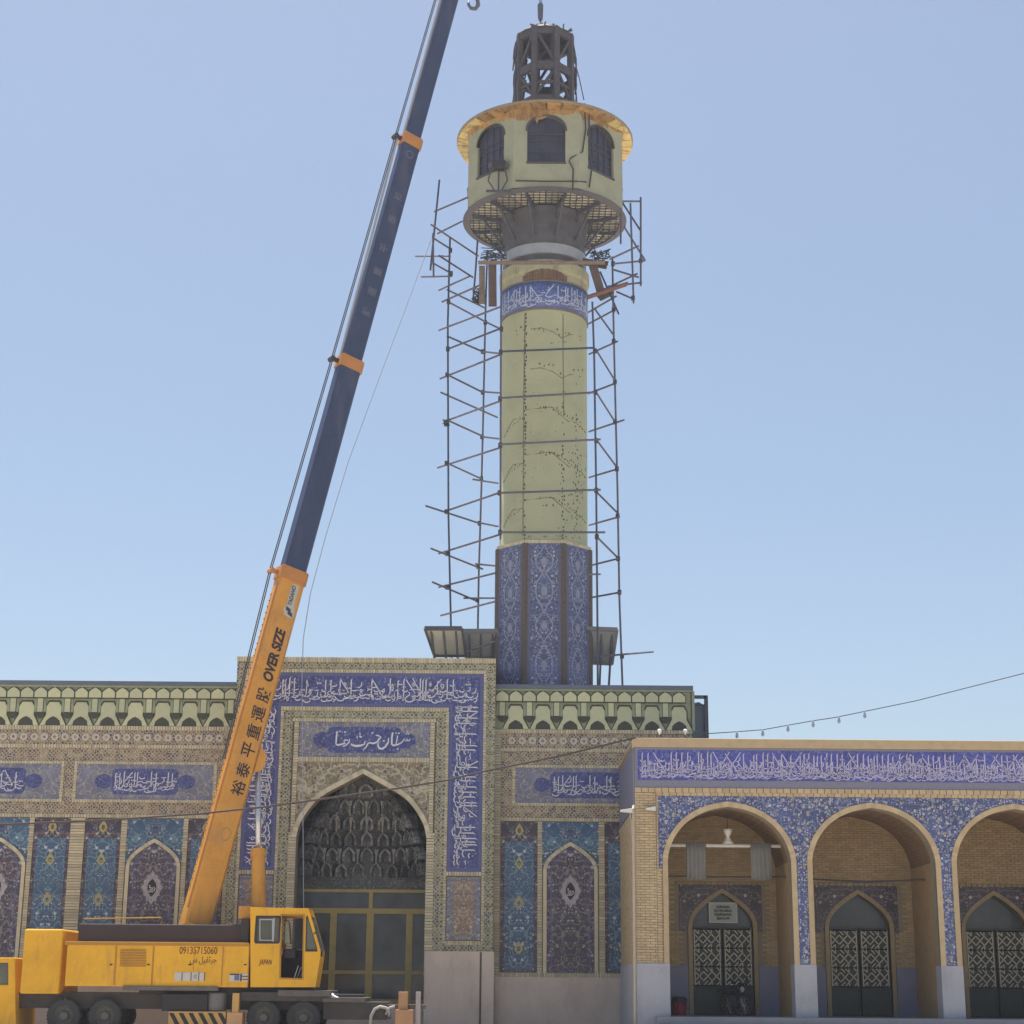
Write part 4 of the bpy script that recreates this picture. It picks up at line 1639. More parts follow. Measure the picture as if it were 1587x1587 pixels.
def motorbike():
    Y = YB - .75
    x, z = W(1150, 1574, Y)
    z = Z_FL
    t = thing('motorcycle', 'dark motorcycle parked front-on before the lattice gate', 'motorcycle', (x, Y, z))
    T_ = lambda a: [Vector((x, Y, z)) + Vector(p) for p in a]
    for nm, yo in (('front', -.15), ('rear', 1.0)):
        m = MB()
        R_, w = .31, .055
        ring = [(0, R_ * math.cos(a * PI / 12), R_ + R_ * math.sin(a * PI / 12)) for a in range(25)]
        m.tube(T_([(0, yo * .55 + p[1], p[2]) for p in ring]), w, 8, cap=False)
        wo = m.build('wheel', M['tyre'], t, smooth=True)
        m = MB()
        for a in range(10):
            an = a * PI / 5
            m.tube(T_([(0, yo * .55, R_), (0, yo * .55 + .28 * math.cos(an), R_ + .28 * math.sin(an))]), .008, 4)
        m.tube(T_([(-.09, yo * .55, R_), (.09, yo * .55, R_)]), .03, 8)
        m.build('spokes', M['chrome'], wo)
    for s in (-1, 1):
        m = MB()
        m.tube(T_([(s * .09, -.0825, .31), (s * .085, .02, .72), (s * .07, .07, .92)]), .022, 7)
        m.build('fork', M['chrome'], t, smooth=True)
        m = MB()
        m.tube(T_([(0, .07, .93), (s * .16, .05, .99), (s * .34, .12, .98)]), .014, 6)
        m.tube(T_([(s * .25, .09, .985), (s * .36, .13, .975)]), .02, 6)
        m.build('handlebar', M['chrome'], t, smooth=True)
        m = MB()
        m.tube(T_([(s * .27, .08, .99), (s * .33, .04, 1.16)]), .008, 5)
        c = Vector((x + s * .34, Y + .03, z + 1.2))
        m.disc(c.x, c.z, .05, c.y, c.y + .02, 10)
        m.build('mirror', M['black'], t)
    m = MB()
    m.xf(Matrix.Identity(4))
    m.disc(x, z + .84, .09, Y - .06, Y + .04, 14)
    m.build('headlight', M['lamp_white'], t)
    m = MB()
    arcp = [(-.06, .36 * math.cos(a), .31 + .36 * math.sin(a)) for a in (2.6, 2.1, 1.57, 1.0)]
    for i in range(3):
        a, b = arcp[i], arcp[i + 1]
        m.hexa(T_([(-.07, a[1] - .08, a[2]), (.07, a[1] - .08, a[2]), (.07, b[1] - .08, b[2]), (-.07, b[1] - .08, b[2])]), T_([(-.07, a[1] - .08, a[2] + .015), (.07, a[1] - .08, a[2] + .015), (.07, b[1] - .08, b[2] + .015), (-.07, b[1] - .08, b[2] + .015)]))
    m.build('mudguard', M['black'], t)
    m = MB()
    m.hexa(T_([(-.10, .12, .66), (.10, .12, .66), (.12, .12, .86), (-.12, .12, .86)]), T_([(-.09, .45, .68), (.09, .45, .68), (.09, .45, .80), (-.09, .45, .80)]))
    m.build('tank', M['black'], t, bevel=.03)
    m = MB()
    m.hexa(T_([(-.12, .44, .70), (.12, .44, .70), (.12, .44, .79), (-.12, .44, .79)]), T_([(-.13, .95, .74), (.13, .95, .74), (.13, .95, .83), (-.13, .95, .83)]))
    m.build('seat', M['dark_lid'], t, bevel=.02)
    m = MB()
    m.box(x - .14, x + .14, Y + .15, Y + .45, z + .30, z + .62)
    m.build('engine', M['steel'], t, bevel=.03)
    m = MB()
    m.plate([(x - .12, z + .55), (x + .12, z + .55), (x + .14, z + .72), (x + .09, z + 1.05), (x - .09, z + 1.05), (x - .14, z + .72)], Y - .03, Y + .03, [[(x + .1 * math.cos(k), z + .84 + .1 * math.sin(k)) for k in range(6)]])
    m.build('cowl', M['black'], t)
    t.rotation_euler = (0, 0, .75)


motorbike()

# ================================================================== MINARET
YT = 67.5
XT = W(842, 950, YT)[0]
minaret = thing('minaret', 'tall unfinished minaret with octagonal tiled base, pale shaft and round gallery', 'minaret', (XT, YT, 11.5))
CT = (XT, YT)


def rad(hw, z):
    return hw * (YT * math.cos(PITCH) + (z - EYE) * math.sin(PITCH)) / FOC


def zt(py, r=0.0, px=842):
    return W(px, py, YT - r)[1]


OCT_A = rad(72.5, 15)
Z_O1 = zt(842, OCT_A)
Z_O0 = 11.6
SH_R = rad(67, 24)
Z_B0, Z_B1 = zt(476, SH_R), zt(437, SH_R)
Z_C1 = zt(401, SH_R)
COL_R = rad(64.5, 31)
Z_G0, Z_G1 = zt(391, COL_R), zt(376, COL_R)
DR_R = rad(117.5, 34)
Z_F = zt(291, DR_R)
FL_R = rad(126.5, 33)
RF_R = rad(136, 37)
Z_R1 = zt(153, RF_R)
Z_R0 = Z_R1 - .18


def rot_pts(pts, ang):
    """points given for the front (facing -y) of the minaret turned about its axis"""
    c, s = math.cos(ang), math.sin(ang)
    return [(XT + (p[0] - XT) * c - (p[1] - YT) * s, YT + (p[0] - XT) * s + (p[1] - YT) * c, p[2]) for p in pts]


def build_minaret():
    a = OCT_A
    hw = a * math.tan(PI / 8)
    m = MB()
    m.lathe(CT, [(a / math.cos(PI / 8) - .06, Z_O0), (a / math.cos(PI / 8) - .06, Z_O1), (0, Z_O1)], 8, PI / 8, PI / 8 + 2 * PI)
    m.build('octagon_core', M['pilaster'], minaret)
    yf = YT - a
    pw = .115
    first = {}
    def eight(name, mat, make, parents=None, label=None):
        objs = []
        o0 = None
        for k in range(8):
            if o0 is None:
                m = MB()
                make(m)
                o0 = m.build(name, mat, parents[k] if parents else minaret, origin=(XT, YT, Z_O0))
                o = o0
            else:
                o = o0.copy()
                C.objects.link(o)
                if parents:
                    o.parent = parents[k]
                    o.location = (0, 0, 0)
                    o.rotation_euler = (0, 0, 0)
                else:
                    o.rotation_euler = (0, 0, k * PI / 4)
            objs.append(o)
        return objs
    panels = eight('tile_panel', M['oct'], lambda m: m.box(XT - hw + pw, XT + hw - pw, yf - .012, yf + .1, Z_O0, Z_O1))
    def margin(m):
        for s in (-1, 1):
            x0, x1 = sorted((XT + s * (hw - pw - .002), XT + s * (hw - pw - .12)))
            m.box(x0, x1, yf - .022, yf - .008, Z_O0, Z_O1 - .05)
    eight('panel_margin', M['oct_edge'], margin, panels)
    zs = [zt(q, a) for q in (870, 915, 970, 1030)]
    def ogees(m):
        for i, z in enumerate(zs):
            h = 1.0 if i % 2 else .7
            w_ = hw * .46
            pr = [(0, h), (w_ * .35, h * .62), (w_ * .9, h * .32), (w_, 0), (w_ * .9, -h * .32), (w_ * .35, -h * .62), (0, -h), (-w_ * .35, -h * .62), (-w_ * .9, -h * .32), (-w_, 0), (-w_ * .9, h * .32), (-w_ * .35, h * .62)]
            m.plate([(XT + x, z + q) for x, q in pr], yf - .02, yf - .006, [[(XT + x * .86, z + q * .88) for x, q in pr]])
            m.plate([(XT + .10 * math.sin(t * PI / 8) * (1 + .5 * (t % 2)), z + .15 * math.cos(t * PI / 8) * (1 + .5 * (t % 2))) for t in range(16)], yf - .02, yf - .006)
    eight('ogee_medallions', M['oct_line'], ogees, panels)
    pil = MB()
    r8 = a / math.cos(PI / 8)
    for k in range(8):
        an = PI / 8 + k * PI / 4
        c_, s_ = math.sin(an), -math.cos(an)
        pm = MB()
        p0 = Vector((XT + c_ * (r8 - .06), YT + s_ * (r8 - .06), Z_O0))
        pm.tube([p0, p0 + Vector((0, 0, Z_O1 - Z_O0))], .13, 8)
        pm.build('corner_pilaster', M['pilaster'], minaret, origin=p0)
    # pale row on top of the octagon
    m = MB()
    zc = Z_O1
    for k in range(8):
        n = 12
        for i in range(n):
            x0 = XT - hw + 2 * hw * i / n
            q = [(x0, yf - .02, zc + .004), (x0 + 2 * hw / n - .015, yf - .02, zc + .004), (x0 + 2 * hw / n - .015, yf + .25, zc + .004), (x0, yf + .25, zc + .004)]
            m.hexa(rot_pts(q, k * PI / 4), rot_pts([(p[0], p[1], zc + .13) for p in q], k * PI / 4))
    m.build('brick_edging', M['cream'], minaret, kind='stuff')
    # shaft
    m = MB()
    m.lathe(CT, [(SH_R + .05, zc + .13), (SH_R, zc + .25), (SH_R, Z_B0)], 64)
    shaft = m.build('shaft', M['shaft'], minaret, smooth=True)
    # rows of putlog holes and mortar blots, scribed lines
    m = MB()
    r = random.Random(3)
    def blot(px, py, s=1.0):
        hwp = (px - 844) / 67.5
        if abs(hwp) > .97:
            return
        an = math.asin(hwp)
        z = W(px, py, YT - SH_R * math.cos(an))[1]
        w_, h_ = .038 * s * r.uniform(.6, 1.2), .05 * s * r.uniform(.6, 1.4)
        y0 = YT - SH_R
        q = [(XT - w_, y0 - .008, z - h_), (XT + w_, y0 - .008, z - h_ * .8), (XT + w_ * .8, y0 - .008, z + h_), (XT - w_ * .9, y0 - .008, z + h_ * .7)]
        q2 = [(p[0], p[1] + .05, p[2]) for p in q]
        m.hexa(rot_pts(q, an), rot_pts(q2, an))
    for y in range(487, 838, 6):
        if r.random() < (.95 if y < 700 else .75):
            blot(814 + r.uniform(-1.5, 1.5), y, 1.15 if y < 690 else .9)
        if r.random() < (.25 if y < 620 else .85) and y > 580:
            blot(872 + r.uniform(-2, 2), y, .95)
        if r.random() < (.1 if y < 640 else .7) and y > 590:
            blot(893 + r.uniform(-2, 2), y, .8)
    for y0_, xs_ in ((510, range(800, 870, 7)), (565, range(829, 860, 7)), (632, range(845, 905, 6)), (703, range(840, 900, 6)), (722, range(800, 815, 6)), (785, range(842, 862, 5)), (520, range(866, 890, 5)), (575, range(868, 905, 7))):
        for i, x in enumerate(xs_):
            if r.random() < .75:
                blot(x, y0_ + r.uniform(-4, 4) + (i * i * .25 if y0_ in (632, 703) else 0), .85)
    for zz in (655, 725, 795):
        for x in range(783, 813, 4):
            blot(x + r.uniform(-1, 1), zz + 22 - 30 * ((x - 783) / 30) ** .6, .55)
        for x in range(838, 909, 4):
            blot(x + r.uniform(-1, 1), zz - 24 + 40 * max(0, (x - 855) / 53) ** 1.3, .6)
    for _ in range(70):
        blot(r.choice((872, 893, 885, 900)) + r.uniform(-8, 10), r.uniform(700, 835), .6)
    for _ in range(40):
        blot(r.uniform(785, 905), r.uniform(490, 835), .45)
    m.build('mortar_blot', M['spot'], shaft, kind='stuff')
    m = MB()
    def scribe(pts):
        q = []
        for px, py in pts:
            an = math.asin(max(-.97, min(.97, (px - 844) / 67.5)))
            rr = SH_R + .004
            z = W(px, py, YT - rr * math.cos(an))[1]
            q.append((XT + rr * math.sin(an), YT - rr * math.cos(an), z))
        m.tube(q, .020, 4)
    for zz in (528, 590):
        scribe([(822, zz - 18), (838, zz - 20), (856, zz - 14), (870, zz - 4), (884, zz - 10), (900, zz - 6)])
    for zz in (655, 725, 795):
        scribe([(783, zz + 22), (790, zz + 6), (797, zz - 5), (812, zz - 7)])
        scribe([(815, zz - 20), (835, zz - 22), (855, zz - 24), (866, zz - 14), (880, zz - 2), (900, zz + 6), (908, zz + 16)])
    scribe([(813, 487), (812, 600), (812, 720), (812, 830)])
    scribe([(872, 487), (872, 560), (873, 640)])
    scribe([(820, 831), (845, 831), (870, 831)])
    scribe([(852, 532), (875, 530), (900, 527)])
    m.build('scribed_line', M['crack'], shaft, kind='stuff')
    # inscription belt
    m = MB()
    rb = SH_R + .035
    m.lathe(CT, [(SH_R, Z_B0 - .02), (rb, Z_B0), (rb, Z_B1), (SH_R, Z_B1 + .02)], 64)
    belt = m.build('inscription_belt', M['calbelt'], minaret, smooth=True)
    for za_, zb_ in ((Z_B0 - .09, Z_B0 - .02), (Z_B1 + .02, Z_B1 + .09)):
        m = MB()
        m.lathe(CT, [(SH_R + .0, za_), (rb + .03, za_), (rb + .03, zb_), (SH_R, zb_)], 64)
        m.build('belt_edge', M['belt_edge'], belt)
    L = 2 * PI * rb
    h = Z_B1 - Z_B0
    m = calligraphy(L, h * .96, 5, -.018, 0, .5, .036)
    m.v = [(XT + (rb - y) * math.sin(x / rb), YT - (rb - y) * math.cos(x / rb), Z_B0 + .01 + z) for x, y, z in m.v]
    m.build('inscription', M['belt_white'], belt, kind='stuff')
    # cracked plaster ring and its mouldings
    m = MB()
    r1 = SH_R + .05
    m.lathe(CT, [(SH_R - .05, Z_B1 + .09), (r1 - .03, Z_B1 + .10), (r1 - .03, Z_B1 + .42), (r1 + .06, Z_B1 + .52), (r1 + .06, Z_C1 - .10), (r1 - .04, Z_C1), (0, Z_C1)], 64)
    ring = m.build('plaster_ring', M['tan_ring'], minaret, smooth=False)
    # broken patch of bare brick on the front
    m = MB()
    za_, zb_ = zt(433, r1), zt(418, r1)
    for i in range(15):
        a0 = -.50 + i / 15
        up = math.sin(PI * (i + .5) / 15) ** .6
        m.lathe(CT, [(r1 - .04, za_), (r1 + .085 - .02 * (i % 2), za_ + .02), (r1 + .085 - .02 * (i % 2), za_ + .12 + (zb_ - za_ - .1) * up), (r1 - .02, za_ + .14 + (zb_ - za_ - .1) * up)], 2, a0, a0 + 1 / 15 - .008)
    m.build('bare_brick_patch', M['bare_brick'], ring, kind='stuff')
    # collar and flared bracket drum
    m = MB()
    m.lathe(CT, [(0, Z_C1 + .0), (COL_R - .12, Z_C1 + .001), (COL_R - .12, Z_G0)], 48)
    m.build('neck', M['flare'], minaret)
    m = MB()
    m.lathe(CT, [(COL_R - .13, Z_G0), (COL_R, Z_G0), (COL_R + .02, Z_G1), (COL_R - .05, Z_G1 + .01)], 64)
    m.build('collar', M['ring_grey'], minaret, smooth=False)
    rt = rad(70, 32)
    m = MB()
    m.lathe(CT, [(COL_R - .06, Z_G1), (COL_R + .0, Z_G1 + .6), (rt - .1, Z_F - .35), (rt, Z_F - .12), (0, Z_F - .11)], 24)
    m.build('flared_neck', M['flare'], minaret)
    for k in range(12):
        an = 2 * PI * (k + .5) / 12
        dx, dy = math.sin(an), -math.cos(an)
        q = lambda rr, z: (XT + dx * rr, YT + dy * rr, z)
        g = MB()
        g.beam(q(rt - .05, Z_F - .22), q(DR_R - .1, Z_F - .18), .08, .16)
        g.beam(q(COL_R + .02, Z_G1 + .35), q(DR_R * .82, Z_F - .27), .09, .09)
        g.beam(q(COL_R + .12, Z_G1 + 1.1), q(DR_R * .62, Z_F - .27), .07, .07)
        g.build('bracket', M['steel'], minaret, kind='stuff')
    # gallery floor: boards above a dark mesh
    n = 24
    for k in range(n):
        b = MB()
        b.lathe(CT, [(rt - .05, Z_F - .05), (DR_R - .03, Z_F - .05), (DR_R - .03, Z_F - .01), (rt - .05, Z_F - .01), (rt - .05, Z_F - .05)], 3, 2 * PI * k / n + .012, 2 * PI * (k + 1) / n - .012)
        b.build('floor_board', M['sheet'] if k % 3 else M['sheet_dim'], minaret)
    m = MB()
    step = .25
    lim = DR_R - .04
    i = -int(lim / step)
    while i * step < lim:
        x = i * step
        half = math.sqrt(max(0, lim * lim - x * x))
        inner = math.sqrt(max(0, rt * rt - x * x))
        for s in (-1, 1):
            if half - inner > .05:
                m.box(XT + x - .019, XT + x + .019, *sorted((YT + s * inner, YT + s * half)), Z_F - .09, Z_F - .055)
                m.box(*sorted((XT + s * inner, XT + s * half)), YT + x - .019, YT + x + .019, Z_F - .12, Z_F - .088)
        i += 1
    m.build('floor_mesh', M['steel'], minaret, kind='stuff')
    m = MB()
    m.lathe(CT, [(DR_R - .06, Z_F - .13), (FL_R, Z_F - .07), (FL_R, Z_F - .04), (DR_R + .005, Z_F - .001), (DR_R - .06, Z_F - .04), (DR_R - .06, Z_F - .13)], 64)
    m.build('floor_rim', M['rim_dark'], minaret)
    # octagonal drum, an arched window in every face
    zw0, zw1, zwa = zt(251, DR_R), zt(203, DR_R), zt(180, DR_R)
    ztop = Z_R0 - .001
    fh = DR_R * math.tan(PI / 8)
    ww = fh * .585
    yd = YT - DR_R
    hole = [(XT - ww, zw0), (XT + ww, zw0), (XT + ww, zw1)] + [(XT + ww * math.cos(t * PI / 16), zw1 + (zwa - zw1) * (math.sin(t * PI / 16) ** .85 if 0 < t < 16 else 0)) for t in range(1, 16)] + [(XT - ww, zw1)]
    faces = eight('drum_face', M['drum'], lambda m: m.plate([(XT - fh, Z_F), (XT + fh, Z_F), (XT + fh, ztop), (XT - fh, ztop)], yd, yd + .22, [hole]))
    wins = eight('window', M['window_dark'], lambda m: m.plate([(XT + (x - XT) * 1.02, z) for x, z in hole], yd + .16, yd + .19), faces)
    def lat(m):
        for i in range(5):
            x = XT - ww + .02 + (2 * ww - .04) * i / 4
            top = zw1 + (zwa - zw1) * (1 - (abs(i - 2) / 2) ** 2) ** .5 if i not in (0, 4) else zw1
            m.beam((x, yd + .12, zw0), (x, yd + .12, top), .03, .03)
        for z in (zw0 + .03, zw0 + .5, zw0 + 1.0, zw1 - .1):
            m.beam((XT - ww, yd + .115, z), (XT + ww, yd + .115, z), .028, .03, (0, 1, 0))
        arch_moulding(m, hole[2:], .07, yd - .025, yd + .15)
    eight('window_lattice', M['lattice_dark'], lat, faces)
    for o in [q for f_ in faces for q in f_.children if q.name.startswith('window_lattice')]:
        o['kind'] = 'stuff'
    eight('sill', M['lattice_dark'], lambda m: m.box(XT - ww - .03, XT + ww + .03, yd - .05, yd + .05, zw0 - .08, zw0 - .003), faces)

    def on_drum(px, out=.05):
        lo, hi = -PI / 2, PI / 2
        for _ in range(40):
            an = (lo + hi) / 2
            k = round(an / (PI / 4))
            rr = DR_R / math.cos(an - k * PI / 4)
            if rr * math.sin(an) / DR_R * 117.5 < px - 844.5:
                lo = an
            else:
                hi = an
        k = round(an / (PI / 4))
        rr = DR_R / math.cos(an - k * PI / 4) + out
        return XT + rr * math.sin(an), YT - rr * math.cos(an)
    # roof slab: soffit boards, rusty fascia, felt
    m = MB()
    m.lathe(CT, [(0, Z_R1), (RF_R - .05, Z_R1), (RF_R, Z_R1 - .02), (RF_R, Z_R0 + .08), (RF_R - .05, Z_R0 + .05), (0, Z_R0 + .05)], 72)
    m.build('roof_slab', M['roof_edge'], minaret)
    r = random.Random(12)
    for k in range(36):
        b = MB()
        a0, a1 = 2 * PI * k / 36, 2 * PI * (k + 1) / 36
        jag = r.uniform(-.02, .05)
        b.lathe(CT, [(DR_R + .01, Z_R0 - .03), (RF_R - .03 - jag * .3, Z_R0 - .01), (RF_R - .03 - jag * .3, Z_R0 + .04), (DR_R + .01, Z_R0 + .04), (DR_R + .01, Z_R0 - .03)], 2, a0 + .006, a1 - .006)
        side = abs(math.sin((a0 + a1) / 2)) > .80
        b.build('soffit_board', M['soffit_y'] if side else M['rust'], minaret)
    ph = 0.0
    for k in range(8):
        m = MB()
        nf = 34
        low = []
        for i in range(nf + 1):
            u = (k + i / nf) / 8 * 2 * PI
            d = .26 + .14 * math.sin(u * 3 + 1.1) + .09 * math.sin(u * 7 + .4) + .06 * math.sin(u * 23) + r.uniform(-.05, .05)
            if 0 < i < nf and r.random() < .1:
                d += r.uniform(.05, .22)
            low.append((XT - fh + 2 * fh * i / nf, Z_R0 - max(.06, d)))
        for i in range(nf):
            (x0, z0), (x1, z1) = low[i], low[i + 1]
            y = yd - .03 - r.uniform(0, .03)
            m.add([(x0, yd - .012, z0), (x1, yd - .012, z1), (x1, y, Z_R0 - .03), (x0, y, Z_R0 - .03), (x0, yd + .004, z0), (x1, yd + .004, z1), (x1, yd + .004, Z_R0 - .03), (x0, yd + .004, Z_R0 - .03)],
                  [(0, 1, 2, 3), (0, 4, 5, 1), (1, 5, 6, 2), (3, 7, 4, 0)])
        m.v = rot_pts(m.v, k * PI / 4)
        m.build('rust_fringe', M['rust'], minaret, kind='stuff')
    # loose cables on the drum
    for pts in (((889, 90), (897, 118), (905, 155)),):
        m = MB()
        m.tube([P3(px, py, YT - 1.4) for px, py in pts], .022, 5)
        m.build('guy_rope', M['rope'], minaret)
    for pts in (((901, 160), (903, 200), (898, 235), (880, 245), (878, 250), (884, 262), (883, 296)), ((908, 175), (909, 230), (912, 262), (908, 290)), ((800, 280), (845, 281), (889, 281), (904, 282))):
        m = MB()
        q = []
        for px, py in pts:
            x, y = on_drum(px)
            q.append((x, y, W(px, py, y)[1]))
        m.tube(q, .03, 5)
        m.build('loose_cable', M['rope'], minaret)


build_minaret()


def lantern():
    z0, z1 = Z_R1 + .02, zt(63)
    R_ = rad(43, 39.5)
    t = thing('lantern_cage', 'dark steel lantern cage standing on the gallery roof under the crane hook', 'steel cage', (XT, YT, Z_R1))
    def rp(an, z, r=R_):
        return Vector((XT + r * math.sin(an), YT - r * math.cos(an), z))
    off = PI / 8
    H = z1 - z0
    lv = [0, .30, .62, 1.0]
    for k in range(8):
        an = off + k * PI / 4
        m = MB()
        m.beam(rp(an, z0), rp(an, z1), .24, .20, rp(an, 0) - Vector((XT, YT, 0)))
        m.build('post', M['lantern'], t)
        for j in range(3):
            m = MB()
            a, b = lv[j], lv[j + 1]
            p, q = rp(an, z0 + H * a + .1), rp(an + PI / 4, z0 + H * b - .1)
            if (k + j) % 2:
                p, q = rp(an, z0 + H * b - .1), rp(an + PI / 4, z0 + H * a + .1)
            m.beam(p, q, .11, .11)
            m.build('brace', M['lantern'], t)
            if j != 2:
                m = MB()
                m.beam(rp(an, z0 + H * (a + b) / 2), rp(an + PI / 4, z0 + H * (a + b) / 2), .09, .14)
                m.build('brace', M['lantern'], t)
    for f, w in ((.02, .22), (.30, .30), (.62, .36), (.97, .34)):
        m = MB()
        z = z0 + H * f
        for k in range(8):
            m.beam(rp(off + k * PI / 4, z), rp(off + (k + 1) * PI / 4, z), .16, w)
        m.build('ring_beam', M['lantern'], t)
    for k in range(4):
        an = k * PI / 2 + .5
        m = MB()
        m.beam(rp(an, z0, R_ * .5), rp(an, z1, R_ * .5), .16, .16)
        m.build('inner_post', M['lantern'], t)
        for j in range(3):
            m = MB()
            m.beam(rp(an, z0 + H * (.1 + .3 * j), R_ * .5), rp(an + PI / 2, z0 + H * (.32 + .3 * j), R_ * .5), .09, .09)
            m.build('brace', M['lantern'], t)
    # low rough dome of rods and sheet
    zd = zt(47)
    for k in range(8):
        an = off + k * PI / 4
        m = MB()
        m.tube([rp(an, z1, R_ + .06), rp(an, z1 + (zd - z1) * .55, R_ * .72), rp(an, zd, R_ * .25)], .075, 6)
        m.build('dome_rib', M['lantern'], t)
    m = MB()
    m.lathe(CT, [(R_ + .07, z1), (R_ * .8, z1 + (zd - z1) * .5), (R_ * .45, z1 + (zd - z1) * .85), (.1, zd), (0, zd)], 16)
    m.build('dome_sheet', M['lantern'], t)
    r = random.Random(4)
    m = MB()
    for k in range(26):
        an = r.uniform(0, 2 * PI)
        z = z1 + r.uniform(-.1, .25)
        m.beam(rp(an, z, R_ * r.uniform(.6, 1.0)), rp(an + r.uniform(-.2, .2), z + r.uniform(-.1, .22), R_ * r.uniform(.9, 1.06)), .05, .05)
    for k in range(60):
        an = r.uniform(-2.5, -1.2) if k % 3 else r.uniform(1.2, 2.2)
        z = z0 + H * r.uniform(.25, .9)
        m.tube([rp(an, z + .4, R_ + .08), rp(an, z, R_ + .15), rp(an + .05, z - .5, R_ + r.uniform(.12, .22))], .03, 4)
    m.build('loose_rod', M['lantern'], t, kind='stuff')


lantern()


def gallery_things():
    # winch standing outside the left window
    an = math.radians(-32)
    r_ = DR_R + .42
    c = Vector((XT + r_ * math.sin(an), YT - r_ * math.cos(an), 0))
    zc = W(785, 256, c.y)[1]
    t = thing('winch', 'dark electric winch on tubes outside the left gallery window', 'winch', (c.x, c.y, Z_F))
    m = MB()
    m.box(c.x - .26, c.x + .26, c.y - .2, c.y + .2, zc - .2, zc + .18)
    m.build('motor', M['black'], t, bevel=.05)
    m = MB()
    m.tube([(c.x - .42, c.y, zc), (c.x + .36, c.y, zc)], .15, 12)
    m.build('drum', M['steel'], t)
    for dx, dy in ((-.3, 0), (.25, -.05), (.0, .1)):
        m = MB()
        m.tube([(c.x + dx, c.y + dy, zc - .15), (c.x + dx * 1.4, c.y + dy, zc - .7), (c.x + dx * .5, c.y + dy, Z_F - .1)], .035, 5)
        m.build('leg', M['steel'], t)
    m = MB()
    m.beam((c.x - .5, c.y, Z_F - .1), (c.x + .5, c.y, Z_F - .1), .08, .08)
    m.build('base', M['steel'], t)


gallery_things()

# ================================================================== SCAFFOLD
scaf = thing('scaffold', 'tube scaffold standing on the hall roof around the minaret shaft', 'scaffold', (XT - 3.7, YT, 12.0))
Y_A, Y_B, Y_C, Y_D, Y_E = 67.5, 69.3, 65.15, 65.15, 66.6


def scaffold_tube(name, pts, r=.045):
    m = MB()
    v = [P3(*p) for p in pts]
    m.tube(v, r, 6)
    return m.build(name, M['scaf'], scaf, origin=v[0])


def zroof(px, Y):
    """pixel row where a pole at this column meets the roof"""
    return 1064


for nm, pts in (
    ('A', [(701, 1062, Y_A), (695, 800, Y_A), (694, 500, Y_A), (697.5, 369, Y_A)]),
    ('B', [(739, 1062, Y_B), (742, 890, Y_B), (746, 760, Y_B), (749, 640, Y_B), (752, 500, Y_B), (755, 394, Y_B)]),
    ('b', [(733, 467, Y_B), (737, 420, Y_B), (740, 374, Y_B)]),
    ('C', [(775.5, 836, Y_C), (776, 600, Y_C), (777, 398, Y_C)]),
    ('D', [(926.5, 1076, Y_D), (926, 975, Y_D), (924, 760, Y_D), (921, 560, Y_D), (918, 468, Y_D)]),
    ('E', [(966, 1098, Y_E), (960, 930, Y_E), (957, 760, Y_E), (951, 510, Y_E), (949, 398, Y_E)]),
    ('F', [(667, 419, Y_A - .4), (681, 279, Y_A - .4)]), ('G', [(672, 430, Y_A - .5), (671, 362, Y_A - .5)]),
    ('H', [(982, 470, Y_E - .3), (977, 315, Y_E - .3)]), ('I', [(993, 443, Y_E - .4), (993, 306, Y_E - .4)]),
    ('J', [(962, 290, Y_E - .1), (962, 378, Y_E - .1)])):
    scaffold_tube('standard', pts)


def yl(px, kind):
    """depth on the left bays: near tubes run from pole A to C, far tubes from A to B and beyond"""
    t = (px - 694) / (777 - 694)
    return Y_A + (Y_C - Y_A) * max(-.4, min(1.0, t)) if kind == 'n' else Y_A + (Y_B + .6 - Y_A) * max(-.4, min(1.0, t))


LEFT = [
    ('n', 673, 328, 727, 305), ('n', 678, 362, 716, 343), ('f', 668, 348, 741, 397), ('f', 670, 368, 700, 387), ('f', 680, 396, 733, 430), ('n', 644, 397, 698, 397), ('f', 668, 406, 700, 424), ('n', 653, 429, 700, 428),
    ('n', 680, 450, 728, 428), ('n', 685, 468, 746, 441), ('f', 693, 449, 753, 478), ('f', 695, 468, 751, 498), ('n', 680, 512, 777, 475), ('f', 693, 521, 748, 545), ('f', 748, 545, 776, 548), ('n', 694, 541, 776, 509), ('f', 751, 498, 776, 510),
    ('n', 682, 587, 777, 549), ('f', 694, 581, 748, 608), ('f', 746, 607, 774, 609), ('f', 683, 608, 771, 647), ('n', 695, 651, 777, 621), ('f', 693, 651, 748, 676), ('f', 747, 677, 773, 680), ('n', 678, 725, 778, 693), ('f', 698, 720, 746, 742), ('f', 733, 743, 772, 749),
    ('f', 660, 784, 743, 811), ('f', 742, 810, 772, 816), ('n', 688, 793, 776, 763), ('n', 680, 858, 776, 828), ('f', 668, 850, 748, 882), ('f', 737, 874, 768, 877), ('n', 680, 910, 768, 888), ('f', 670, 902, 738, 931), ('f', 719, 927, 771, 927), ('n', 683, 954, 768, 932), ('n', 715, 1013, 768, 994)]
for k, x0, y0, x1, y1 in LEFT:
    scaffold_tube('ledger' if k == 'n' else 'brace', [(x0, y0, yl(x0, k)), (x1, y1, yl(x1, k))], .04)
for x0, y0, x1, y1 in ((773, 545, 922, 539), (773, 617, 922, 608), (773, 689, 931, 681), (772, 764, 931, 759), (773, 825, 938, 825)):
    scaffold_tube('ledger', [(x0, y0, Y_C - .06), (x1, y1, Y_D - .06)], .042)


def yr_(px, k):
    if k == 'u':                    # from the outer pole back past the shaft
        return Y_E - (955 - px) / 43 * -2.2
    if k == 'd':                    # diagonal from D to E
        return Y_D + (px - 925) / 30 * (Y_E - Y_D)
    return Y_E - .3


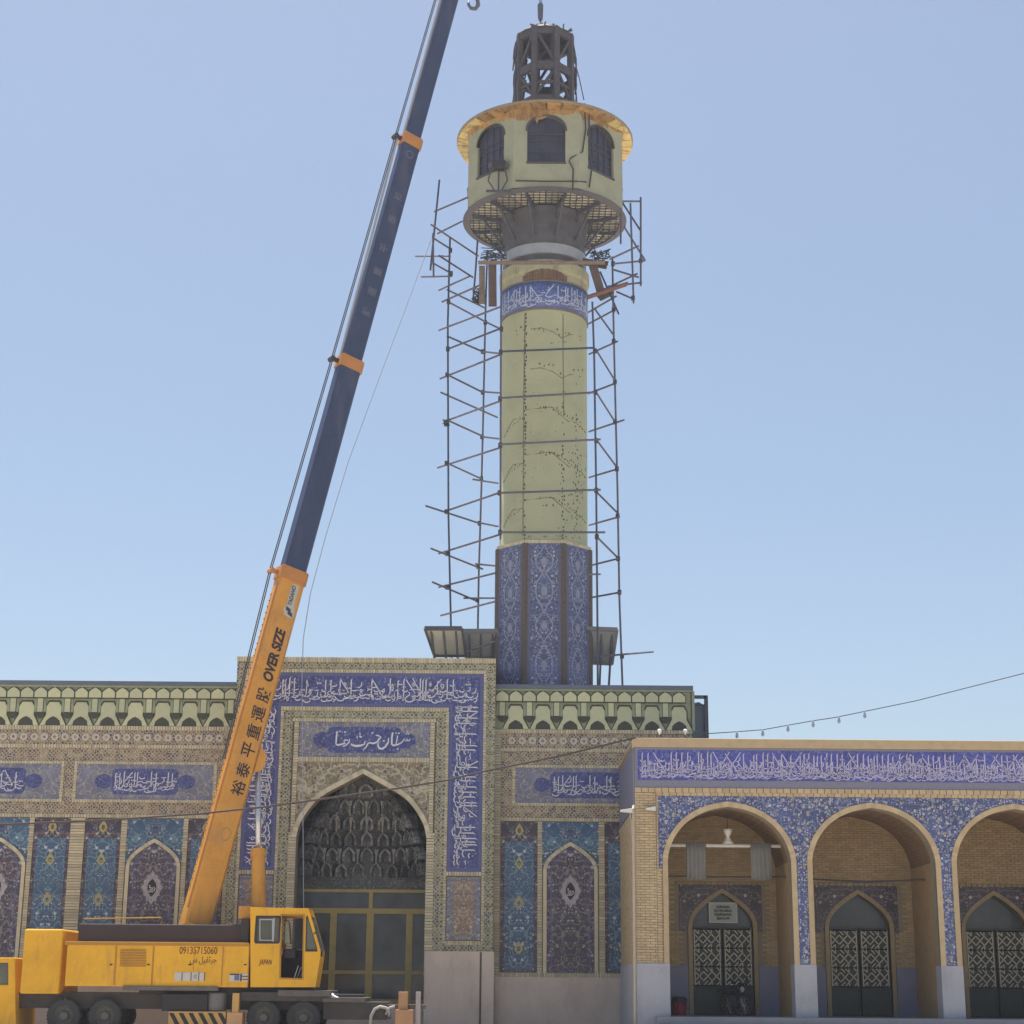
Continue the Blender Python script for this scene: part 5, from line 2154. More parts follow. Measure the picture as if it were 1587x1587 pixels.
RIGHT = [('t', 962, 312, 993, 312), ('t', 962, 310, 993, 358), ('t', 967, 351, 1000, 404), ('t', 945, 402, 990, 381), ('t', 950, 409, 1000, 404), ('t', 951, 418, 990, 430), ('t', 935, 449, 988, 424), ('t', 942, 444, 995, 438), ('u', 912, 484, 955, 459), ('u', 912, 502, 955, 479), ('d', 922, 479, 950, 518), ('t', 955, 452, 983, 464), ('t', 930, 421, 959, 487),
         ('u', 913, 549, 957, 529), ('d', 925, 544, 952, 588), ('u', 912, 610, 954, 594), ('d', 926, 611, 952, 652), ('u', 913, 669, 967, 651), ('d', 927, 685, 956, 724), ('u', 913, 740, 957, 727), ('d', 926, 764, 959, 797), ('u', 913, 814, 960, 801), ('d', 927, 834, 957, 864), ('u', 913, 877, 957, 866), ('d', 912, 890, 930, 890), ('u', 912, 927, 961, 918), ('t', 922, 1018, 1013, 1010)]
for k, x0, y0, x1, y1 in RIGHT:
    scaffold_tube('brace' if k == 'd' else 'ledger', [(x0, y0, yr_(x0, k)), (x1, y1, yr_(x1, k))], .04)
COUP = [(694, 541, Y_A), (693, 581, Y_A), (692, 654, Y_A), (692, 718, Y_A), (692, 793, Y_A), (693, 858, Y_A), (693, 910, Y_A), (695, 468, Y_A), (698, 388, Y_A), (699, 424, Y_A), (752, 500, Y_B), (748, 545, Y_B), (748, 608, Y_B), (747, 677, Y_B), (746, 742, Y_B), (743, 811, Y_B), (741, 878, Y_B), (740, 930, Y_B), (776, 546, Y_C), (775, 618, Y_C), (775, 690, Y_C), (774, 764, Y_C), (775, 825, Y_C), (777, 510, Y_C), (922, 544, Y_D), (923, 608, Y_D), (924, 683, Y_D), (924, 760, Y_D), (925, 832, Y_D), (951, 529, Y_E), (953, 592, Y_E), (953, 654, Y_E), (956, 727, Y_E), (957, 800, Y_E), (958, 866, Y_E), (960, 918, Y_E), (964, 1017, Y_E), (950, 409, Y_E), (951, 480, Y_E), (993, 404, Y_E - .4), (981, 462, Y_E - .3)]
c0 = None
for px, py, Y in COUP:
    p = P3(px, py, Y)
    if c0 is None:
        m = MB()
        m.box(p.x - .075, p.x + .075, p.y - .085, p.y + .085, p.z - .09, p.z + .09)
        c0 = m.build('coupler', M['coupler'], scaf, origin=p, bevel=.02)
        c0p = p
    else:
        dup(c0, p - c0p, scaf)


def board(name, label, pts, w, h, mat='wood', cat='plank', group='timber boards on the scaffold'):
    a, b = P3(*pts[0]), P3(*pts[1])
    m = MB()
    m.beam(a, b, w, h, (0, -1, .2))
    o = m.build(name, M[mat], None, origin=(a + b) / 2, bevel=.01)
    return tag(o, label, cat, group)


board('plank', 'long weathered plank lying across the front of the minaret neck', [(741, 407, 64.95), (938, 407, 64.95)], .05, .22)
board('plank', 'upright pale board left of the blue belt, outermost of two', [(747, 412, 65.6), (747, 471, 65.6)], .24, .06)
board('plank', 'upright dark board left of the blue belt, nearest to the shaft', [(763, 410, 65.3), (763.5, 475, 65.3)], .33, .06, 'wood_dark')
board('plank', 'leaning dark board right of the neck, upright', [(919, 412, 65.6), (931, 452, 65.6)], .34, .07, 'wood_dark')
board('plank', 'reddish board sloping up to the right beside the blue belt', [(910, 461, 65.4), (972, 440, 65.9)], .07, .24, 'wood_red')
board('plank', 'short plank sticking out at the right end of the neck platform', [(902, 405, 66.4), (941, 412, 66.2)], .3, .1, 'wood_dark')
board('plank', 'short dark plank under the sloping reddish board', [(928, 462, 66.2), (948, 452, 66.4)], .3, .1, 'wood_dark')


def tangle(label, cx, cy, Y, n, spread, seed, wx=1.0):
    """bundle of wire ties at a scaffold joint"""
    r = random.Random(seed)
    m = MB()
    p0 = P3(cx, cy, Y)
    for _ in range(n):
        q = [p0 + Vector((r.uniform(-1, 1) * spread * wx, r.uniform(-.1, .1), r.uniform(-1, 1) * spread)) for _ in range(3)]
        m.tube(q, .022, 4)
    o = m.build('wire_bundle', M['rope'], None, origin=p0)
    tag(o, label, 'wire', 'wire bundles tied to the scaffold', 'stuff')


tangle('tangle of tie wire on the outer left pole halfway up the shaft', 692, 655, Y_A - .12, 10, .17, 1)
tangle('loose wire ends left of the boards below the gallery', 742, 458, Y_A - 1.4, 22, .38, 2, .8)
tangle('loose wire ends right of the neck below the gallery', 930, 398, Y_E - .6, 20, .36, 3, 1.3)
tangle('loose wire ends left of the neck below the gallery', 765, 395, Y_A - 1.6, 16, .34, 5, 1.6)

# ================================================================== CRANE TRUCK
YC, YCF, YB0 = 58.6, 61.3, 60.0        # near side, far side, boom foot
crane = thing('crane_truck', 'yellow truck crane with a raised orange and haze-tinted black telescopic boom', 'truck crane', (P3(430, 1600, YC).x, YB0, 0))
base, tip = P3(299, 1450, YB0), P3(829, -480, YT - .3)
D = (tip - base).normalized()
Hh = Vector((D.x, D.y, 0)).normalized()
N = Vector((-Hh.x * D.z, -Hh.y * D.z, math.hypot(D.x, D.y)))
Lv = D.cross(N)


def on_boom(py):
    """distance along the boom axis seen at photograph row py"""
    lo, hi = 0.0, (tip - base).length
    inv = RM.transposed()
    for _ in range(40):
        mid = (lo + hi) / 2
        c = inv @ (base + D * mid - Vector((0, 0, EYE)))
        y = 793.5 + FOC * c.y / c.z
        if y > py:
            lo = mid
        else:
            hi = mid
    return lo


def boom_pt(s, n=0.0, l=0.0):
    return base + D * s + N * n + Lv * l


def boom_section(name, mat, s0, s1, h, w, label=None, taper=0):
    """box tube with bevelled lower edges"""
    ch = h * .12
    prof = [(-h / 2 + ch, -w / 2), (h / 2 - ch * .5, -w / 2), (h / 2, -w / 2 + ch * .5), (h / 2, w / 2 - ch * .5), (h / 2 - ch * .5, w / 2), (-h / 2 + ch, w / 2), (-h / 2, w / 2 - ch), (-h / 2, -w / 2 + ch)]
    m = MB()
    n = len(prof)
    vs = [boom_pt(s0, a, b) for a, b in prof] + [boom_pt(s1, a * (1 - taper), b * (1 - taper)) for a, b in prof]
    m.add(vs, [(i, (i + 1) % n, n + (i + 1) % n, n + i) for i in range(n)] + [tuple(range(n)), tuple(range(2 * n - 1, n - 1, -1))])
    return m.build(name, mat, crane, origin=boom_pt(s0), label=label, bevel=.012)


S1, S2, S3 = on_boom(887), on_boom(560), on_boom(216)
SE = (tip - base).length
SEC = [(-.6, S1, 1.0, .62, 'orange'), (S1 - 1, S2, .90, .54, 'navy'), (S2 - 1, S3, .79, .47, 'navy'), (S3 - 1, SE, .66, .40, 'navy')]
parts_b = []
for i, (a, b, h, w, mt) in enumerate(SEC):
    parts_b.append(boom_section('boom_section', M[mt], a, b, h, w, 'orange lowest boom section' if i == 0 else 'black boom section with haze painted into its colour'))
# collars at the section heads
for i, s in enumerate((S1, S2, S3)):
    h, w = SEC[i][2], SEC[i][3]
    o = boom_section('boom_collar', M['collar_orange'], s - .42, s + .06, h + .10, w + .10)
    m = MB()
    m.beam(boom_pt(s - .2, h / 2 + .02), boom_pt(s - .25, h / 2 + .34), .16, .12)
    m.tube([boom_pt(s - .25, h / 2 + .32, -.16), boom_pt(s - .25, h / 2 + .32, .16)], .10, 8)
    m.build('rope_guide', M['black'] if i else M['collar_orange'], o)
# edge rail on the top face of the lowest section (bolts) and its pale hose strip
m = MB()
for k in range(46):
    s = S1 * (.12 + .82 * k / 46)
    m.tube([boom_pt(s, .50, -.17), boom_pt(s, .535, -.17)], .03, 6)
m.build('rivet_row', M['rust_dark'], parts_b[0], kind='stuff')
m = MB()
m.beam(boom_pt(.8, .53, .20), boom_pt(S1 - .6, .53, .20), .05, .06, N)
m.build('edge_strip', M['collar_orange'], parts_b[0])
# hoist ropes along the top of the boom
for k, (l, n0, n1) in enumerate(((-.12, .86, .62), (.05, .86, .62))):
    m = MB()
    m.tube([boom_pt(S1 * .45, .62, l), boom_pt(S1 - .2, .84, l), boom_pt(S2 - .25, .74, l), boom_pt(S3 - .25, .68, l), boom_pt(SE - .2, .45, l)], .022, 5)
    m.build('hoist_rope', M['rope'], crane)
m = MB()
m.tube([boom_pt(S2, .46, -.02), boom_pt(S3 - .3, .60, -.02)], .05, 6)
m.build('hose', M['chrome_dull'], crane)
m = MB()
m.tube([boom_pt(S3, .40, .0), boom_pt(SE - 1, .46, .0)], .05, 6)
m.build('hose', M['chrome_dull'], crane)
# boom head
m = MB()
for s in (-.22, .22):
    q = [(SE - .4, .45), (SE + .7, .35), (SE + .9, -.35), (SE + .2, -.9), (SE - .5, -.45)]
    m.hexa([boom_pt(a, b, s - .03) for a, b in q[:4]], [boom_pt(a, b, s + .03) for a, b in q[:4]])
m.build('boom_head', M['navy'], crane, kind='stuff')
hx = boom_pt(SE + .35, -.45)
m = MB()
m.tube([hx - Lv * .16, hx + Lv * .16], .30, 16)
m.build('sheave', M['steel'], crane)

# lettering along the side face: x runs up the boom, y towards its top
def boom_text(name, body, mat, s, ln, hgt, n=0.0, w=.62, bold=.0, shear=0.0, par=None):
    ctr = boom_pt(s, n, w / 2 + .004)
    Mx = Matrix((D, N, Lv)).transposed().to_4x4()
    Mx.translation = ctr
    return text_part(name, body, mat, par or parts_b[0], ln, hgt, Mx, shear, bold)


s_a, s_b = on_boom(1057), on_boom(976)
boom_text('lettering', 'OVER SIZE', M['ink'], (s_a + s_b) / 2, s_b - s_a, .40, -.03, bold=.045, shear=.15)
for ch, py in zip('裕泰平重運股', (1222, 1194, 1163, 1135, 1107, 1078)):
    ph = on_boom(py)
    boom_text('lettering', ch, M['ink'], ph, .52, .50, -.04, bold=.01)
for ch, py in zip('○裕泰平重運股', (243, 308, 343, 388, 424, 455, 486)):
    boom_text('lettering', ch, M['faded'], on_boom(py), .36, .36, 0, w=.47, bold=.012, par=parts_b[2])
# pale maker's plate with its slanted emblem
s_p0, s_p1 = on_boom(957), on_boom(906)
ctr = (s_p0 + s_p1) / 2
ln = s_p1 - s_p0
m = MB()
pl = []
for a, b in ((-.5, -.16), (-.46, .12), (-.30, .20), (-.2, .13), (.3, .13), (.46, .10), (.5, 0), (.47, -.16), (-.1, -.17), (-.3, -.24), (-.44, -.24)):
    pl.append((a * ln, b))
tri = tessellate_polygon([[Vector((a, b, 0)) for a, b in pl]])
k = len(pl)
m.add([boom_pt(ctr + a, -.10 + b, .312) for a, b in pl] + [boom_pt(ctr + a, -.10 + b, .318) for a, b in pl], [tuple(t) for t in tri] + [tuple(i + k for i in t) for t in tri] + [(i, (i + 1) % k, k + (i + 1) % k, k + i) for i in range(k)])
plate_o = m.build('maker_plate', M['plate_pale'], parts_b[0])
m = MB()
for s_, n_ in ((-.40, -.08), (-.30, .02)):
    q = [(s_ - .06, n_ - .12), (s_ + .05, n_ - .10), (s_ + .10, n_ + .10), (s_ - .01, n_ + .08)]
    m.hexa([boom_pt(ctr + a * ln, -.10 + b, .319) for a, b in q], [boom_pt(ctr + a * ln, -.10 + b, .324) for a, b in q])
m.build('emblem', M['ink_navy'], plate_o, kind='stuff')
boom_text('lettering', 'TADANO', M['ink_navy'], ctr + .14 * ln, ln * .58, .16, -.08, w=.64, bold=.02, shear=.2)

# round faded disc low on the boom
m = MB()
cs = on_boom(1293)
ring = [(.24 * math.cos(t * PI / 10), .20 * math.sin(t * PI / 10)) for t in range(20)]
m.add([boom_pt(cs + a, b - .05, .315) for a, b in ring] + [boom_pt(cs + a * .78, b * .78 - .05, .315) for a, b in ring], [(i, (i + 1) % 20, 20 + (i + 1) % 20, 20 + i) for i in range(20)])
m.build('faded_emblem', M['plate_dirty'], parts_b[0])

# lift cylinder
pb = P3(401, 1435, YB0 - .2)
s_c = on_boom(1172)
pe = boom_pt(s_c, -.62)
mid = pb + (pe - pb) * ((1435 - 1322) / (1435 - 1168))
m = MB()
m.tube([pb, mid], .235, 16)
cy = m.build('lift_cylinder', M['orange'], crane, smooth=False)
m = MB()
m.tube([mid - (pe - pb).normalized() * .10, mid + (pe - pb).normalized() * .16], .27, 16)
m.build('cylinder_head', M['orange'], cy)
m = MB()
m.tube([mid, pe], .10, 12)
m.build('piston_rod', M['chrome'], crane, smooth=True)
m = MB()
for s in (-.24, .2):
    q = [boom_pt(s_c - .5, -.48, s), boom_pt(s_c + .5, -.48, s), boom_pt(s_c + .25, -.78, s), boom_pt(s_c - .25, -.78, s)]
    m.hexa(q, [p + Lv * .06 for p in q])
m.build('boom_lug', M['orange'], crane, kind='stuff')


def cx(px, py=1480, Y=YC):
    return W(px, py, Y)[0]


def cz(py, px=420, Y=YC):
    return W(px, py, Y)[1]


def cbox(name, mat, x0, y0, x1, y1, Ya, Yb, par=None, bevel=.015, kind=None):
    (a, zb_), (b, zt_) = W(x0, y1, Ya), W(x1, y0, Ya)
    m = MB()
    m.box(a, b, Ya, Yb, zb_, zt_)
    return m.build(name, mat, par or crane, bevel=bevel, kind=kind)


def cpoly(pts, Y=YC):
    return [W(a, b, Y) for a, b in pts]


def build_crane_body():
    # operator cab: side skins with window and door openings, roof, front, rear
    side = [(388, 1406), (478, 1407.5), (482, 1420), (497, 1473), (496.5, 1482), (489, 1530), (388, 1530)]
    w_rear = [(398.5, 1421), (433, 1421), (434, 1424), (432, 1459), (430, 1461), (398, 1461), (396, 1458)]
    door = [(437, 1419), (470, 1419), (468, 1516), (435, 1515)]
    w_front = [(475, 1423), (477, 1421), (490, 1466), (491, 1473), (474, 1473)]
    yc2 = YC + 1.25
    cab = None
    for Y in (YC, yc2):
        m = MB()
        holes = [cpoly(w_rear), cpoly(door if Y == YC else [(437, 1421), (470, 1421), (469, 1470), (436, 1470)]), cpoly(w_front)]
        m.plate(cpoly(side), Y, Y + .05, holes)
        o = m.build('cab', M['yellow'], crane, bevel=.006) if Y == YC else m.build('cab_far_side', M['yellow'], cab)
        cab = cab or o
    P = cpoly(side)
    m = MB()
    def skin(a, b, t, name, mat):
        mm = MB()
        (xa_, z_a), (xb_, z_b) = a, b
        d = math.hypot(xb_ - xa_, z_b - z_a)
        nx, nz = (z_b - z_a) / d * t, -(xb_ - xa_) / d * t
        mm.hexa([(xa_, YC + .052, z_a), (xb_, YC + .052, z_b), (xb_, yc2 - .002, z_b), (xa_, yc2 - .002, z_a)], [(xa_ - nx, YC + .052, z_a - nz), (xb_ - nx, YC + .052, z_b - nz), (xb_ - nx, yc2 - .002, z_b - nz), (xa_ - nx, yc2 - .002, z_a - nz)])
        mm.build(name, mat, cab)
    skin(P[0], P[1], -.06, 'cab_roof', M['yellow'])
    skin(P[2], P[3], -.02, 'windscreen', M['cabglass'])
    skin(P[4], P[5], -.05, 'cab_nose', M['yellow'])
    skin(P[6], P[0], -.05, 'cab_rear', M['yellow'])
    skin(P[5], P[6], -.05, 'cab_floor', M['black'])
    m = MB()
    m.plate(cpoly([(389.5, 1471.5), (494, 1471.5), (488, 1528), (389.5, 1528)]), yc2 - .06, yc2 - .01)
    m.build('cab_shade_panel', M['black'], cab)  # added black sheet, the shade inside the cab put in as colour
    # glazing
    for nm, pts in (('side_window', w_rear), ('quarter_window', w_front)):
        m = MB()
        m.plate(cpoly(pts), YC + .02, YC + .03)
        g = m.build(nm, M['cabglass'], cab)
        p = cpoly(pts)
        c_ = (sum(q[0] for q in p) / len(p), sum(q[1] for q in p) / len(p))
        m = MB()
        m.plate([(c_[0] + (q[0] - c_[0]) * 1.10, c_[1] + (q[1] - c_[1]) * 1.08) for q in p], YC - .012, YC + .02, [[(c_[0] + (q[0] - c_[0]) * .93, c_[1] + (q[1] - c_[1]) * .93) for q in p]])
        m.build('rubber_seal', M['black'], g)
        if nm == 'side_window':
            m = MB()
            x = cx(424, 1440)
            m.box(x - .025, x + .025, YC + .0, YC + .018, cz(1459), cz(1422))
            m.plate(cpoly([(402, 1424), (423, 1424), (423, 1458), (402, 1458)]), YC + .005, YC + .018, [cpoly([(403.5, 1426), (421.5, 1426), (421.5, 1456.5), (403.5, 1456.5)])])
            m.build('sliding_frame', M['chrome_dull'], g)
    m = MB()
    dp = cpoly(door)
    m.plate([(x + dx, z + dz) for (x, z), dx, dz in zip(dp, (-.05, .05, .05, -.05), (.05, .05, -.05, -.05))], YC - .012, YC - .001, [dp])
    m.build('door_frame', M['yellow_dark'], cab)
    # operator's seat, console and levers seen through the doorway
    m = MB()
    m.hexa([(cx(437), YC + .35, cz(1462)), (cx(447), YC + .35, cz(1462)), (cx(447), YC + .85, cz(1462)), (cx(437), YC + .85, cz(1462))], [(cx(437), YC + .35, cz(1426)), (cx(443), YC + .35, cz(1426)), (cx(443), YC + .85, cz(1426)), (cx(437), YC + .85, cz(1426))])
    m.build('seat_back', M['seat'], cab, bevel=.04)
    m = MB()
    m.box(cx(437), cx(456), YC + .3, YC + .9, cz(1484), cz(1470))
    m.build('seat_cushion', M['black'], cab, bevel=.04)
    m = MB()
    m.box(cx(470), cx(486), YC + .2, YC + 1.1, cz(1520), cz(1466))
    m.build('console', M['black'], cab, bevel=.03)
    for k in range(3):
        m = MB()
        m.tube([(cx(455 + 4 * k, 1515), YC + .15 + .1 * k, cz(1516)), (cx(462 + 4 * k), YC + .2 + .1 * k, cz(1496 + 2 * k))], .018, 6)
        m.build('lever', M['chrome_dull'], cab)
    m = MB()
    m.tube([(cx(486, 1440), YC - .04, cz(1447)), (cx(493), YC - .08, cz(1446)), (cx(499), YC - .06, cz(1476))], .016, 5)
    m.tube([(cx(488, 1440), YC - .02, cz(1444)), (cx(500), YC + .4, cz(1470))], .02, 5)
    m.build('mirror_arm', M['steel'], cab, kind='stuff')
    m = MB()
    m.beam((cx(436.5), YC - .03, cz(1470)), (cx(436.5), YC - .03, cz(1480)), .06, .05)
    m.build('door_handle', M['rust_dark'], cab)
    # machine house beside the cab
    h = cbox('machine_house', M['yellow'], 100, 1462, 386.5, 1528, YC + .03, YCF)
    cbox('house_seam', M['yellow_dark'], 384.5, 1464, 386, 1528, YC + .018, YC + .03, h, 0)
    cbox('house_ledge', M['yellow_dark'], 100, 1461, 386, 1464.5, YC - .0, YC + .06, h)
    cbox('winch_cover', M['winch_dark'], 120, 1433.5, 386, 1461, YC + .32, YCF - .3, h, .04)
    cbox('cover_post', M['winch_dark'], 372, 1424, 386.5, 1461, YC + .25, YC + .9, h)
    cbox('orange_bracket', M['orange'], 369, 1404, 392, 1424, YC + .5, YC + 1.2, h, .03)
    cbox('counterweight', M['yellow'], 30, 1440, 98, 1540, YC + .05, YCF, h, .06)
    for px in (178, 236, 300, 344):
        cbox('house_seam', M['yellow_dark'], px, 1466, px + 1.2, 1504 if px == 300 else 1527, YC + .021, YC + .031, h, 0)
    for px in (170, 228, 292, 378):
        cbox('latch', M['black'], px, 1494, px + 4, 1496, YC + .012, YC + .031, h, 0)
    for k in range(7):
        cbox('louvre', M['yellow_dark'], 186, 1472 + 4 * k, 226, 1474 + 4 * k, YC + .0, YC + .031, h, 0)
    for px in (345, 352, 360, 368, 376):
        cbox('rivet', M['yellow_dark'], px, 1466, px + 1, 1467, YC + .018, YC + .031, h, 0)
    m = MB()
    m.tube([P3(130, 1434, YC + .6), P3(130, 1424, YC + .6), P3(250, 1422, YC + .6), P3(250, 1434, YC + .6)], .025, 6)
    m.build('guard_rail', M['yellow_dark'], h)
    # boom foot brackets
    for Y in (YB0 - .62, YB0 + .5):
        m = MB()
        m.plate(cpoly([(262, 1466), (345, 1466), (318, 1436), (296, 1430), (276, 1438)], YB0), Y, Y + .1)
        m.build('boom_bracket', M['yellow'], h)
    # plates and lettering on the house
    pa = cbox('maker_badge', M['badge_white'], 355, 1509, 384, 1521, YC + .016, YC + .03, h, .004)
    cbox('badge_blue', M['badge_blue'], 363, 1511.5, 371, 1519.5, YC + .008, YC + .016, pa, 0)
    cbox('badge_dark', M['ink'], 372, 1509.5, 375, 1520.5, YC + .008, YC + .016, pa, 0)
    for py in (1512.5, 1517):
        cbox('badge_line', M['ink_brown'], 375.5, py, 384, py + 1.6, YC + .008, YC + .016, pa, 0)
    cbox('badge_line', M['ink'], 356, 1509.3, 371, 1511, YC + .008, YC + .015, pa, 0)
    pn = cbox('number_plate', M['badge_white'], 270, 1507, 318, 1520, YC + .016, YC + .03, h, .004)
    for px in (282, 296, 308, 317):
        cbox('plate_bar', M['ink'], px - .9, 1507, px + .9, 1520, YC + .008, YC + .016, pn, 0)
    cbox('plate_print', M['badge_grey'], 300, 1510, 305, 1517, YC + .008, YC + .016, pn, 0)
    def side_text(body, x0, y0, x1, y1, mat, bold=0, shear=0, par=h, Y=YC + .029):
        (a, zb_), (b, zt_) = W(x0, y1, Y), W(x1, y0, Y)
        Mx = Matrix(((1, 0, 0), (0, 0, 1), (0, -1, 0))).transposed().to_4x4()
        Mx = Matrix(((1, 0, 0, 0), (0, 0, -1, 0), (0, 1, 0, 0), (0, 0, 0, 1)))
        Mx.translation = ((a + b) / 2, Y, (zb_ + zt_) / 2)
        text_part('lettering', body, mat, par, b - a, zt_ - zb_, Mx, shear, bold)
    side_text('09135715060', 278, 1467.5, 337, 1478.5, M['ink_brown'], .008)
    side_text(shape_arabic('جرثقیل س'), 294, 1482, 336, 1495, M['ink_brown'], .006)
    side_text('JAPAN', 401, 1487, 422, 1497.5, M['ink_brown'], .02, .25, cab, YC - .001)
    # carrier
    cbox('chassis_rail', M['chassis'], 20, 1541, 560, 1562, YC + .5, YCF - .4)
    cbox('turntable', M['black'], 215, 1529, 480, 1541, YC + .35, YCF - .3, None, .03)
    cbox('deck_plate', M['deck'], 430, 1535, 512, 1544, YC + .02, YCF)
    cbox('rear_frame', M['chassis'], 500, 1553, 600, 1580, YC + .3, YCF - .3)
    cbox('rear_deck', M['deck'], 498, 1546, 566, 1553, YC + .1, YCF - .2)
    cbox('rear_beam', M['deck'], 558, 1557, 660, 1563, YC + .35, YC + .75)
    cbox('fender', M['chassis'], 372, 1538, 500, 1551, YC + .06, YC + .8, None, .03)
    cbox('side_deck', M['deck'], 190, 1529, 338, 1534.5, YC - .05, YC + .6)
    cbox('battery_box', M['black'], 250, 1541, 322, 1567, YC + .0, YC + .7)
    m = MB()
    xk, zk0, zk1 = cx(337), cz(1568), cz(1539)
    m.lathe((xk, YC + .33), [(0, zk0), (.31, zk0), (.33, zk0 + .04), (.33, zk1 - .05), (.29, zk1), (0, zk1)], 20)
    m.build('air_tank', M['tank_grey'], crane)
    cbox('orange_post', M['stripe'], 359, 1539, 371, 1570, YC - .1, YC + .2)
    ob = cbox('outrigger_box', M['stripe'], 260, 1568, 350, 1592, YC - .12, YC + .35)
    for k in range(7):
        xs = 262 + 15 * k
        m = MB()
        pts = [(xs, 1570), (xs + 7, 1570), (xs + 18, 1591), (xs + 11, 1591)]
        m.plate(cpoly(pts, YC - .12), YC - .13, YC - .118)
        m.build('hazard_stripe', M['ink'], ob)
    cbox('outrigger_cap', M['stripe_pale'], 350.5, 1569, 376, 1592, YC - .14, YC + .4)
    # wheels
    rr = .545
    z0 = rr
    def wheel(x, y, par=crane):
        m = MB()
        prof = [(rr * .56, -.15), (rr * .62, -.16), (rr * .9, -.15), (rr * .985, -.11), (rr, -.05), (rr, .05), (rr * .985, .11), (rr * .9, .15), (rr * .6, .15)]
        m.lathe((0, 0), [(a, b) for a, b in prof], 32)
        R = Matrix.Translation((x, y, z0)) @ Matrix.Rotation(PI / 2, 4, 'X')
        m.xf(R)
        w_ = m.build('wheel', M['tyre'], par, origin=(x, y, z0), smooth=False)
        m = MB()
        m.lathe((0, 0), [(rr * .60, .12), (rr * .58, .13), (rr * .54, .10), (rr * .46, .02), (rr * .30, .0), (rr * .28, .08), (rr * .22, .14), (rr * .12, .16), (0, .16)], 24)
        for k in range(8):
            a = k * PI / 4
            m.tube([(rr * .38 * math.cos(a), rr * .38 * math.sin(a), .0), (rr * .38 * math.cos(a), rr * .38 * math.sin(a), .05)], .022, 6)
        m.xf(R)
        m.build('rim', M['rim'], w_)
        m = MB()
        for k in range(30):
            a = k * PI / 15
            m.beam((rr * .93 * math.cos(a), rr * .93 * math.sin(a), .157), (rr * 1.008 * math.cos(a), rr * 1.008 * math.sin(a), .06), .05, .03, (0, 0, 1))
        m.xf(R)
        m.build('tread', M['tyre'], w_, kind='stuff')
        return w_
    w0 = wheel(cx(407, 1580), YC + .27)
    x0 = cx(407, 1580)
    for px in (469, 160, 96):
        dup(w0, (cx(px, 1580) - x0, 0, 0), crane)
    for px in (407, 469, 160, 96):
        dup(w0, (cx(px, 1580) - x0, 2.2, 0), crane)
    # driver's cab at the far front of the carrier
    dc = MB()
    pts = [(-40, 1592), (-46, 1545), (-36, 1488), (-20, 1484), (22, 1484), (24, 1592)]
    dc.plate(cpoly(pts), YC + .05, YCF - .2, [cpoly([(-30, 1500), (-24, 1492), (12, 1492), (12, 1526), (-34, 1526)])])
    d_o = dc.build('driver_cab', M['yellow'], crane, bevel=.03)
    m = MB()
    m.plate(cpoly([(-30, 1500), (-24, 1492), (12, 1492), (12, 1526), (-34, 1526)]), YC + .12, YCF - .3)
    m.build('cab_glazing', M['cabglass'], d_o)
    # rear fittings: outrigger leg, tow hose, post
    og = cbox('outrigger_leg', M['post_orange'], 617, 1537, 632, 1566, YC + .1, YC + .45)
    cbox('outrigger_head', M['post_orange'], 612, 1565, 640, 1590, YC - .02, YC + .55, og)
    cbox('grey_post', M['post_grey'], 643, 1537, 652, 1604, YC + .2, YC + .4)
    m = MB()
    m.tube([P3(a, b, YC + .2) for a, b in ((573, 1590), (575, 1575), (581, 1564), (589, 1560), (598, 1562), (604, 1568), (603, 1575), (598, 1572), (604, 1562), (612, 1560))], .05, 8)
    m.build('hose', M['hose'], crane, smooth=True)
    cbox('tail_lamp', M['red'], 628, 1590, 636, 1596, YC - .05, YC + .0)


build_crane_body()

# things on and about the crane
m = MB()
r = random.Random(9)
Yk = YC + .35
pts = [P3(a, b, Yk) for a, b in ((500, 1539), (513, 1541), (520, 1545), (530, 1549), (538, 1554), (546, 1556), (535, 1556), (520, 1550), (508, 1546))]
top = [p + Vector((0, .25, .05)) for p in pts]
k = len(pts)
m.add(pts + top, [tuple(range(k)), tuple(range(2 * k - 1, k - 1, -1))] + [(i, (i + 1) % k, k + (i + 1) % k, k + i) for i in range(k)])
o = m.build('cloth', M['cloth'], None, origin=pts[4])
tag(o, 'crumpled white cloth lying on the rear deck of the crane truck', 'cloth')
t = thing('chain_sling', 'dark chain sling heaped on the truck deck behind the cab', 'sling', P3(505, 1545, Yk + .4))
m = MB()
for i in range(26):
    a = P3(494 + i * 2.6, 1541 + .42 * i + r.uniform(-2, 1.0), Yk + .35 + r.uniform(-.1, .1))
    m.tube([a + Vector((r.uniform(-.1, .1), 0, r.uniform(-.05, .08))), a + Vector((.06, .05, .05)), a + Vector((r.uniform(-.02, .12), .02, -.05))], .035, 5)
m.build('chain', M['steel'], t, kind='stuff')

for k, (x0, y0, x1, y1, w, c) in enumerate(((486, 1540, 512, 1543, .10, 'steel'), (500, 1545, 560, 1552, .07, 'chassis'), (540, 1553, 600, 1557, .09, 'deck'), (520, 1549, 556, 1549, .12, 'steel'))):
    m = MB()
    m.tube([P3(x0, y0, YC + .5 + .2 * k), P3(x1, y1, YC + .45 + .2 * k)], w / 2, 7)
    m.build('deck_pipe', M[c], crane)

